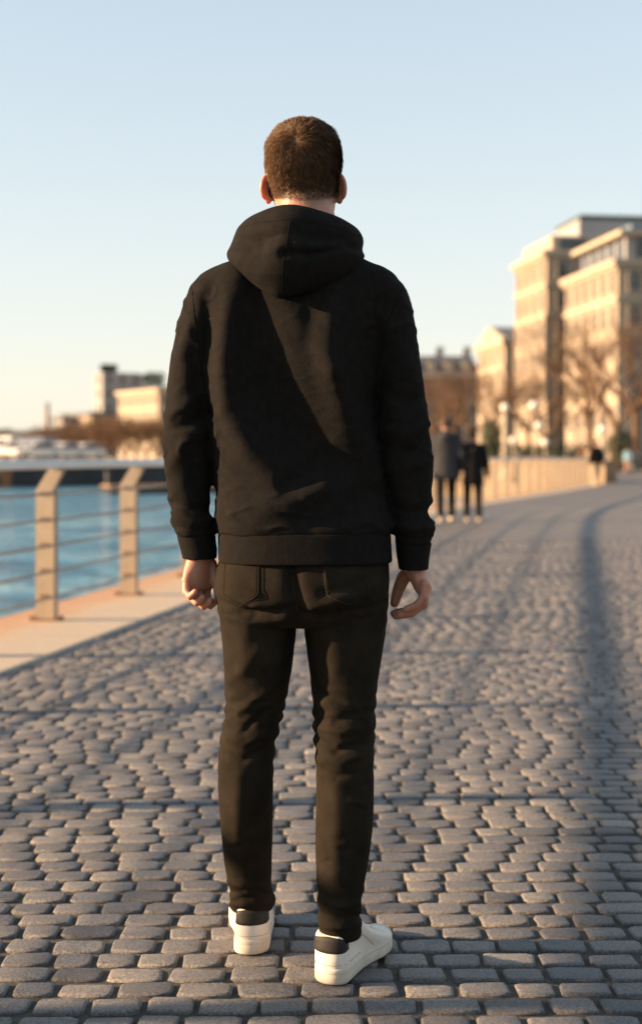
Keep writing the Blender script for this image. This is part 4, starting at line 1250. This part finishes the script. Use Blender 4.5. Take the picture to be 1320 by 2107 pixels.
# ------------------------------------------------------------------ foliage and bare trees
def leaf_cloud(cs, n, size, seed):
    """many leaf-sized faces spread through a set of ellipsoids (centre, radii)"""
    r = np.random.default_rng(seed)
    vol = np.array([c[1][0] * c[1][1] * c[1][2] for c in cs]); pick = r.choice(len(cs), n, p=vol / vol.sum())
    d = r.normal(size=(n, 3)); d /= np.linalg.norm(d, axis=1)[:, None]
    rad = r.uniform(0.55, 1.03, n) ** 0.6
    ctr = np.array([c[0] for c in cs])[pick]; rr_ = np.array([c[1] for c in cs])[pick]
    P = ctr + d * rad[:, None] * rr_
    A = r.normal(size=(n, 3)); A /= np.linalg.norm(A, axis=1)[:, None]
    B = np.cross(A, r.normal(size=(n, 3))); B /= np.linalg.norm(B, axis=1)[:, None]
    s_ = size * r.uniform(0.6, 1.4, n)[:, None]
    V = np.stack([P - A * s_, P - B * s_ * 0.5, P + A * s_, P + B * s_ * 0.5], 1).reshape(-1, 3)
    Fc = np.arange(n * 4).reshape(-1, 4)
    return mesh_from('foliage', V, Fc)

def bush(px, py_base, depth, w, h, label, name='shrub', n=1600, ball=True, group=None, zb=None, cat='shrub'):
    x = (px - CX) / F * depth
    z0 = 0.0 if zb is None else zb
    root = empty(name, (x, depth, z0)); set_props(root, label, cat, group)
    r = random.Random(int(px * 7 + depth))
    if ball:
        cs = [((0, 0, h * 0.58), (w / 2, w / 2, h * 0.42))] + [((r.uniform(-.3, .3) * w, r.uniform(-.3, .3) * w, h * r.uniform(.4, .8)), (w * .25, w * .25, h * .2)) for _ in range(7)]
        MB().tube([(0, 0, 0), (0, 0, h * 0.5)], [w * 0.06, w * 0.05], 8).build('stem', M['bark'], root, True)
    else:
        k = max(3, int(w / h * 1.6))
        cs = [((-w / 2 + w * (i + .5) / k, r.uniform(-.15, .15), h * 0.5), (w / k * 0.8, h * 0.45, h * 0.52 * r.uniform(.85, 1.1))) for i in range(k)]
        for i in range(k): MB().tube([(-w / 2 + w * (i + .5) / k, 0, 0), (-w / 2 + w * (i + .5) / k, 0, h * 0.4)], 0.03, 6).build('stem', M['bark'], root, True)
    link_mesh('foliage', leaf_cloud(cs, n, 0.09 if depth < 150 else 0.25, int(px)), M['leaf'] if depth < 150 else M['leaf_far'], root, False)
    return root

def tree_meshes(seed, height=10.0, fork=3.0, levels=6, spread=0.52, children=(3, 4)):
    r = random.Random(seed)
    trunk = MB(); crown = MB()
    def branch(p, d, ln, rad, lv):
        # one bent limb, then its children
        n = 3 if lv < 3 else 2
        pts = [p]; dd = d.copy()
        for i in range(n):
            dd = (dd + Vector((r.gauss(0, .12), r.gauss(0, .12), r.gauss(0.05, .08)))).normalized()
            pts.append(pts[-1] + dd * ln / n)
        rads = [rad * (1 - 0.38 * i / n) for i in range(n + 1)]
        crown.tube(pts, rads, 5 if lv < 2 else 3, cap=False)
        if lv >= levels: return
        for k in range(r.randint(*children)):
            t = r.uniform(0.45, 1.0) if k else 1.0
            i = min(n - 1, int(t * n)); q = pts[i].lerp(pts[i + 1], t * n - i)
            ax = Vector((r.gauss(0, 1), r.gauss(0, 1), r.gauss(0, 0.6))).normalized()
            nd = (dd + ax * spread * r.uniform(0.7, 1.35)).normalized()
            nd.z = max(nd.z, -0.1)
            branch(q, nd, ln * r.uniform(0.62, 0.84), rad * (0.62 if k else 0.7) * 0.9, lv + 1)
    r0 = height * 0.021
    trunk.tube([Vector((0, 0, -0.05)), Vector((0.02, 0, 0.25)), Vector((0.05, 0.02, fork * 0.55)), Vector((0.0, 0.05, fork))], [r0 * 1.5, r0 * 1.1, r0, r0 * 0.95], 10)
    top = Vector((0, 0.05, fork - 0.05))
    nb = 5
    for k in range(nb):
        a = 2 * math.pi * (k + r.uniform(-.2, .2)) / nb
        d = Vector((math.cos(a) * 0.62, math.sin(a) * 0.62, 0.85)).normalized()
        branch(top, d, (height - fork) * 0.36, r0 * 0.62, 1)
    zt = max(v[2] for v in crown.V); k_ = height / zt      # true to the height asked for
    trunk.V = [(a * k_, b * k_, c * k_) for a, b, c in trunk.V]; crown.V = [(a * k_, b * k_, c * k_) for a, b, c in crown.V]
    tm = trunk.mesh('trunk'); cm = crown.mesh('crown')
    for m_, mt in ((tm, M['bark']), (cm, M['twig'])):
        m_.materials.append(mt); m_.polygons.foreach_set('use_smooth', [True] * len(m_.polygons))
    return tm, cm
T = [tree_meshes(3, 10, 3.4, children=(2, 3)), tree_meshes(8, 10, 3.4, children=(2, 3)), tree_meshes(21, 10, 3.0, children=(2, 3)), tree_meshes(33, 10, 1.0), tree_meshes(34, 10, 1.2)]
def tree(kind, px, depth, h, label, group=None, rz=0.0, zb=0.0, wide=1.0):
    x = (px - CX) / F * depth
    root = empty('bare_tree', (x, depth, zb), rz); set_props(root, label, 'tree', group)
    for nm, me_ in zip(('trunk', 'crown'), T[kind]):
        o = bpy.data.objects.new(nm, me_); COL.objects.link(o); o.parent = root
        o.scale = (h / 10 * wide, h / 10 * wide, h / 10)
    return root
tree(0, 1212, 88, 10.4, 'bare tree with forked trunk in front of the banded cream block', rz=0.4)
tree(1, 1308, 120, 14.5, 'reddish bare tree at the right edge of the picture', rz=1.2, wide=1.1)
tree(2, 1268, 112, 11.5, 'bare tree half hidden behind the one at the right edge', rz=2.6)
for i, (px_, dp, h_, lb) in enumerate(((892, 150, 11.0, 'bare brown tree right beside the hooded man\'s sleeve'), (935, 142, 11.4, 'bare brown tree above the taller of the walking couple'), (972, 160, 11.2, 'bare brown tree above the shorter of the walking couple'),
        (1018, 135, 9.8, 'bare tree in front of the gabled house'), (1085, 130, 9.6, 'bare tree in front of the tallest block, left of its corner'), (1120, 128, 9.4, 'bare tree at the corner of the tallest block'))):
    tree(i % 3, px_, dp, h_, lb, 'bare street trees before the buildings', rz=i * 1.3, wide=1.05)
FAR_WHERE = ['leftmost of the row', 'just right of the slim chimney', 'below the small dull house', 'below the left end of the low cream building', 'below the middle of the low cream building', 'below the right end of the low cream building', 'below the grey tower', 'between the tower and the bright cream block',
             'below the left end of the bright cream block', 'left of the middle of the bright cream block', 'right of the middle of the bright cream block', 'below the right end of the bright cream block', 'against the man\'s left sleeve']
pxs = [62, 104, 128, 150, 172, 196, 214, 236, 258, 280, 302, 322, 345]
for i, px_ in enumerate(pxs):
    hh = (4.6, 5.4, 5.0, 5.6, 6.0, 5.6, 6.4, 6.6, 6.2, 6.6, 6.4, 6.0, 6.2)[i]
    tree(3 + i % 2, px_, 172 + (i * 37 % 23), hh * 0.9, 'bare brown tree along the far bank, ' + FAR_WHERE[i], 'bare trees along the far bank', rz=i * 0.9, zb=0.84, wide=1.5)
for i, (px_, w_, h_) in enumerate(((12, 9, 5.0), (48, 7, 4.2), (84, 8, 4.8))):
    bush(px_, 0, 240, w_, h_, ('dark round tree at the far left edge of the far bank', 'dark low tree behind the white van on the far bank', 'dark round tree behind the blue grey van on the far bank')[i], 'evergreen_tree', 1400, True, None, 0.84, 'tree')
for i, (px_, zb, h_, dp) in enumerate(((224, 18.8, 1.9, 302), (277, 16.6, 2.6, 313), (318, 16.6, 3.0, 313), (248, 16.6, 1.5, 312))):
    bush(px_, 0, dp, (3.2, 5.0, 4.0, 2.4)[i], h_, ('rooftop tree on the grey tower', 'wide rooftop tree on the long grey block', 'tallest rooftop tree on the long grey block', 'small rooftop tree next to the grey tower')[i], 'rooftop_tree', 900, False, None, zb + 0.03, 'tree')
bush(1010, 0, 84, 1.25, 3.3, 'round dark green clipped tree beside the cream lamp post', 'clipped_tree', 1600, True, None, None, 'tree')
bush(1275, 0, 112, 2.4, 3.2, 'large dark green bush near the dark parked car', 'shrub', 2200)
bush(1085, 0, 96, 2.3, 1.9, 'dark green hedge left of the lamp posts', 'hedge', 2200, False, cat='hedge')
bush(1160, 0, 98, 2.8, 1.8, 'dark green hedge at the foot of the forked bare tree', 'hedge', 2200, False, cat='hedge')

# ------------------------------------------------------------------ lamps
def lamp(px, depth, h, gr, label, thick=0.06):
    x = (px - CX) / F * depth
    root = empty('street_lamp', (x, depth, 0)); set_props(root, label, 'lamp', 'globe lamps along the promenade')
    MB().tube([(0, 0, 0), (0, 0, 0.12), (0, 0, 0.14), (0, 0, 0.5), (0, 0, 0.56)], [thick * 2.4, thick * 2.4, thick * 1.7, thick * 1.4, thick], 12).build('base', M['lamp_post'], root, True)
    MB().tube([(0, 0, 0.55), (0, 0, h - gr * 2 - 0.1)], [thick, thick * 0.75], 12).build('post', M['lamp_post'], root, True)
    MB().tube([(0, 0, h - gr * 2 - 0.12), (0, 0, h - gr * 2 - 0.02), (0, 0, h - gr * 2 + 0.04)], [thick * 0.8, gr * 0.6, gr * 0.55], 12).build('collar', M['lamp_post'], root, True)
    MB().ellipsoid((0, 0, h - gr), (gr, gr, gr), None, 20, 14).build('globe', M['globe'], root, True)
lamp(1038, 70, 3.7, 0.21, 'cream globe lamp on a stout post beside the clipped tree', 0.13)
lamp(1097, 76, 4.05, 0.25, 'tall globe lamp standing highest above the far railing')
lamp(1108, 100, 3.55, 0.30, 'globe lamp just below and right of the tallest lamp')
lamp(1055, 92, 2.4, 0.26, 'low globe lamp left of the dark hedge')
lamp(1121, 88, 2.2, 0.24, 'low globe lamp in front of the long dark hedge')
lamp(1238, 80, 2.85, 0.25, 'globe lamp on a cream post behind the person in pale trousers', 0.12)

# ------------------------------------------------------------------ vehicles
def car(px, depth, rz, paint, label, kind='car', zb=0.0, cat='car', group=None):
    x = (px - CX) / F * depth
    root = empty('delivery_van' if kind == 'van' else 'parked_car', (x, depth, zb), rz); set_props(root, label, cat, group)
    if kind == 'car':
        hw = 0.88
        low = [(-2.1, .25), (-2.15, .55), (-2.05, .82), (-1.0, .92), (1.2, .95), (2.05, .88), (2.12, .5), (2.05, .25)]
        cab = [(-1.05, .91), (-0.45, 1.40), (0.2, 1.47), (1.0, 1.42), (1.75, .94)]; gl = [(-0.93, .95), (-0.42, 1.34), (0.2, 1.40), (0.95, 1.36), (1.55, .97)]
        wx = (-1.3, 1.3); wr_ = 0.32
    else:
        hw = 1.0
        low = [(-2.5, .3), (-2.55, .75), (-2.45, 1.05), (-1.9, 1.2), (-1.45, 1.95), (-1.1, 2.15), (2.5, 2.15), (2.55, 1.2), (2.5, .3)]
        cab = None; gl = [(-1.83, 1.24), (-1.44, 1.85), (-0.7, 1.85), (-0.7, 1.24)]
        wx = (-1.6, 1.6); wr_ = 0.36
    mbx = MB()
    mbx.loft([[Vector((-hw * s_, a, b)) for a, b in low] for s_ in (1.0, -1.0)])
    if cab: mbx.loft([[Vector((-hw * 0.93, a, b)) for a, b in cab], [Vector((hw * 0.93, a, b)) for a, b in cab]])
    bo = mbx.build('body', paint, root)
    bv_ = bo.modifiers.new('b', 'BEVEL'); bv_.width = 0.07; bv_.segments = 3; bv_.limit_method = 'ANGLE'
    wf = 0.93 if cab else 1.0
    for s_ in (-1, 1):
        MB().loft([[Vector((s_ * (hw * wf + 0.004), a, b)) for a, b in gl], [Vector((s_ * (hw * wf - 0.03), a, b)) for a, b in gl]]).build('side_window', M['glass'], root)
    f0, f1 = gl[0], gl[1]
    e = 0.78
    def screen(nm, p0, p1, dy):
        q = [Vector((-hw * e, p0[0] + dy, p0[1] + .03)), Vector((hw * e, p0[0] + dy, p0[1] + .03)), Vector((hw * e * .93, p1[0] + dy, p1[1])), Vector((-hw * e * .93, p1[0] + dy, p1[1]))]
        MB().loft([q, [p + Vector((0, 0.03, 0.0)) for p in q]]).build(nm, M['glass'], root)
    screen('windscreen', f0, f1, -0.155 if cab else -0.10)
    if cab: screen('rear_window', gl[-1], gl[-2], 0.20)
    for y_ in wx:
        for s_ in (-1, 1):
            w_ = MB().tube([(s_ * (hw - 0.2), y_, wr_), (s_ * (hw - 0.16), y_, wr_), (s_ * (hw + 0.0), y_, wr_), (s_ * (hw + 0.02), y_, wr_)], [wr_ * .97, wr_, wr_, wr_ * .95], 20).build('wheel', M['tyre'], root)
            MB().tube([(s_ * (hw + 0.021), y_, wr_), (s_ * (hw + 0.03), y_, wr_)], [wr_ * .62, wr_ * .55], 16).build('rim', M['hub'], w_)
    for s_ in (-1, 1):
        MB().box((s_ * hw * 0.68, low[1][0] - 0.01, low[1][1] + 0.12), (0.3, 0.06, 0.14)).build('headlight', M['headlamp'], root)
        MB().box((s_ * hw * 0.72, low[-2][0] + 0.03, low[-2][1] + 0.2), (0.2, 0.06, 0.16)).build('tail_light', M['rust'], root)
    MB().box((0, low[1][0] - 0.05, 0.42), (hw * 1.7, 0.1, 0.16)).build('bumper', M['car_dark'], root)
car(33, 133, R(-38), M['car_white'], 'white van parked broadside on the far bank at the left edge', 'van', 0.84, 'van')
car(78, 142, R(-20), M['car_blue'], 'blue grey van parked behind the white cars on the far bank', 'van', 0.84, 'van')
far_g = 'white cars on the far bank'
car(46, 122, R(-30), M['car_white'], 'small white car in front of the white van on the far bank', 'car', 0.84, 'car', far_g)
car(76, 118, R(-55), M['car_white'], 'white car in front of the blue grey van on the far bank', 'car', 0.84, 'car', far_g)
car(129, 124, R(-40), M['car_white'], 'bright white car below the slim chimney on the far bank', 'car', 0.84, 'car', far_g)
car(170, 130, R(-40), M['car_white'], 'pale car parked under the bare trees below the low cream building', 'car', 0.84, 'car', far_g)
car(1338, 100, R(75), M['car_dark'], 'dark parked car cut off by the right edge of the picture', 'car', 0.0, 'car')
car(1262, 122, R(80), M['car_white'], 'pale parked car behind the globe lamp with the cream post', 'car', 0.0, 'car')
# rusty barge end and pontoon under the far quay
bg = empty('barge', (-26.6, 105.2, WATER_Z)); bg.rotation_euler = (0, 0, R(29)); set_props(bg, 'rusty orange barge moored against the dark quay at the left edge', 'barge')
hl_ = [Vector((-4, -1.2, -.3)), Vector((3.2, -1.2, -.3)), Vector((3.9, 0, -.3)), Vector((3.2, 1.0, -.3)), Vector((-4, 1.0, -.3))]
MB().loft([hl_, [Vector((p.x * 1.04, p.y * 1.1, 1.3)) for p in hl_]]).build('hull', M['rust'], bg)
MB().box((0, -0.1, 1.36), (6.6, 2.1, 0.1)).build('deck', M['hull'], bg)
for k in (-2.6, -0.9, 0.8, 2.5): MB().tube([(k, -1.34, 0.5), (k, -1.22, 0.5)], 0.28, 12).build('fender', M['tyre'], bg)
pn = empty('pontoon', (-8.6, 88, WATER_Z), R(24)); set_props(pn, 'low floating pontoon with pale deck by the man\'s left sleeve', 'pontoon')
MB().box((0, 0, 0.22), (9.5, 2.0, 0.5)).build('float', M['hull'], pn)
for k in range(12): MB().box((-4.4 + k * 0.8, 0, 0.52), (0.78, 2.1, 0.08)).build('deck_plank', M['coping'], pn)
for k in (-4.3, 4.3): MB().tube([(k, 1.15, -1.5), (k, 1.15, 1.4)], 0.14, 10).build('pile', M['hull'], pn)

# ------------------------------------------------------------------ people in the distance
def cmat(name, c, rough=0.9): return noisy(name, tuple(v * 0.85 for v in c), tuple(v * 1.12 for v in c), 6, rough, spec=0.1)
def walker(px, depth, h, label, coat, trousers, shoes, hair, coat_len=0.52, stride=0.10, rz=0.0, hood=False, arm=0.06, bag=None, coat_w=1.0, face_turn=0.0):
    x = (px - CX) / F * depth
    root = empty('person', (x, depth, 0), rz); set_props(root, label, 'person', 'people walking in the distance')
    s = h / 1.75
    v3 = lambda a, b, c: Vector((a * s, b * s, c * s))
    mbp = MB()
    mbp.ellipsoid(v3(0, .02, 1.62), (0.076 * s, 0.095 * s, 0.118 * s))
    mbp.ellipsoid(v3(0, .115, 1.60), (0.014 * s, 0.02 * s, 0.024 * s))
    for sd in (-1, 1): mbp.ellipsoid(v3(sd * .08, .01, 1.61), (0.01 * s, 0.02 * s, 0.03 * s))
    mbp.limb([v3(0, .0, 1.42), v3(0, .015, 1.56)], [0.06 * s, 0.055 * s])
    mbp.limb([v3(0, 0, 0.95), v3(0, 0, 1.15), v3(0, 0, 1.36)], [0.12 * s, 0.12 * s, 0.13 * s])
    for sd in (-1, 1):
        st = stride * sd
        mbp.limb([v3(sd * .09, 0, .92), v3(sd * .10, st * .5 + .02, .50), v3(sd * .10, st, .09)], [.08 * s, .055 * s, .042 * s])
        hx = v3(sd * .285, -st * arm * 8, .80)
        mbp.limb([v3(sd * .17, 0, 1.40), v3(sd * .25, -st * .4 - .02, 1.12), v3(sd * .275, -st * arm * 6 + .02, .88)], [.055 * s, .045 * s, .032 * s])
        mbp.ellipsoid(hx, (.022 * s, .035 * s, .05 * s))
        for k in range(4): mbp.limb([hx + v3(0, -.024 + .016 * k, -.03), hx + v3(-sd * .008, -.024 + .016 * k, -.085 + (.012 if k in (0, 3) else 0))], [.009 * s, .007 * s], 8)
        mbp.limb([hx + v3(0, .03, .01), hx + v3(-sd * .005, .055, -.035)], [.010 * s, .008 * s], 8)
    link_mesh('body', remesh(mbp.mesh('body'), 0.011 * s, 2), M['skin'], root)
    # hair cap
    MB().ellipsoid(v3(0, -.004, 1.645), (.086 * s, .098 * s, .10 * s)).build('hair', hair, root, True)
    # coat with sleeves
    mbc = MB()
    z1 = 1.75 * coat_len - 0.06
    def el(a, b, z, cy=0): return [v3(a * math.cos(t), cy + b * math.sin(t), z) for t in np.linspace(0, 2 * math.pi, 33)[:-1]]
    cw = coat_w
    mbc.loft([el(.075, .075, 1.49), el(.12, .10, 1.46), el(.20, .12, 1.41), el(.215 * cw, .135, 1.30), el(.20 * cw, .135, 1.10), el(.20 * cw, .14, .98), el(.215 * cw, .15, min(.86, z1 + .1)), el(.22 * cw, .155, z1)])
    for sd in (-1, 1):
        st = stride * sd
        mbc.limb([v3(sd * .17, 0, 1.40), v3(sd * .255, -st * .4 - .02, 1.12), v3(sd * .28, -st * arm * 6 + .02, .88)], [.075 * s, .066 * s, .052 * s])
    if hood: mbc.ellipsoid(v3(0, -.10, 1.42), (.14 * s, .085 * s, .10 * s))
    link_mesh('coat', remesh(mbc.mesh('coat'), 0.014 * s, 3), coat, root)
    mbt = MB()
    mbt.loft([el(.165, .12, 1.0), el(.175, .125, .92), el(.16, .11, .84)])
    for sd in (-1, 1):
        st = stride * sd
        mbt.limb([v3(sd * .09, 0, .90), v3(sd * .10, st * .5 + .02, .50), v3(sd * .10, st, .11)], [.10 * s, .075 * s, .06 * s])
    link_mesh('trousers', remesh(mbt.mesh('trousers'), 0.012 * s, 2), trousers, root)
    for sd in (-1, 1):
        st = stride * sd
        mbs = MB(); sh = []
        for z, k in ((0.002, .96), (.03, 1.0), (.06, .9), (.095, .55)):
            sh.append([v3(sd * .10 + .045 * k * math.cos(t), st + (.06 if z < .07 else .02) + (.14 if z < .07 else .085) * k * math.sin(t), z) for t in np.linspace(0, 2 * math.pi, 21)[:-1]])
        mbs.loft(sh).build('shoe', shoes, root, True)
    return root
hair_d = cmat('dark_brown_hair', (0.025, 0.016, 0.010), 0.7); hair_g = cmat('grey_brown_hair', (0.06, 0.045, 0.032), 0.7)
c_grey = cmat('grey_parka', (0.045, 0.044, 0.047)); c_blk = cmat('black_coat', (0.012, 0.011, 0.011)); c_pale = cmat('pale_trousers', (0.42, 0.32, 0.22)); c_shoe = cmat('pale_shoe', (0.5, 0.42, 0.32))
c_blue = cmat('light_blue_shirt', (0.16, 0.28, 0.36)); c_trd = cmat('dark_trousers', (0.014, 0.013, 0.013)); c_red = cmat('rust_red_jacket', (0.20, 0.075, 0.045)); c_tan = cmat('tan_jacket', (0.34, 0.25, 0.16)); c_skinny = cmat('bare_leg_tone', (0.42, 0.24, 0.16))
walker(917, 23.9, 1.76, 'taller walker of the couple, in a long grey hooded parka', c_grey, c_trd, c_shoe, hair_g, 0.435, 0.12, 0.0, True, coat_w=1.08)
walker(972, 23.9, 1.56, 'shorter walker of the couple, in a black coat with dark hair', c_blk, c_trd, c_shoe, hair_d, 0.42, -0.12, 0.0, False, coat_w=0.95)
walker(1226, 53, 1.72, 'person in a black jacket and pale trousers at the end of the railing', c_blk, c_pale, c_pale, hair_d, 0.52, 0.05, R(20))
walker(1290, 92, 1.7, 'person in a light blue shirt near the dark car', c_blue, c_skinny, c_trd, hair_d, 0.52, 0.08, R(-30))
walker(1196, 74, 1.68, 'person in a rust red jacket behind the end of the railing', c_red, c_trd, c_trd, hair_g, 0.5, 0.08, R(60))
walker(1208, 78, 1.66, 'person in a pale tan jacket beside the one in rust red', c_tan, c_trd, c_trd, hair_d, 0.5, 0.08, R(-40))
walker(1252, 88, 1.64, 'person in tan jacket standing behind the one in pale trousers', c_tan, c_trd, c_trd, hair_d, 0.5, 0.04, R(90))
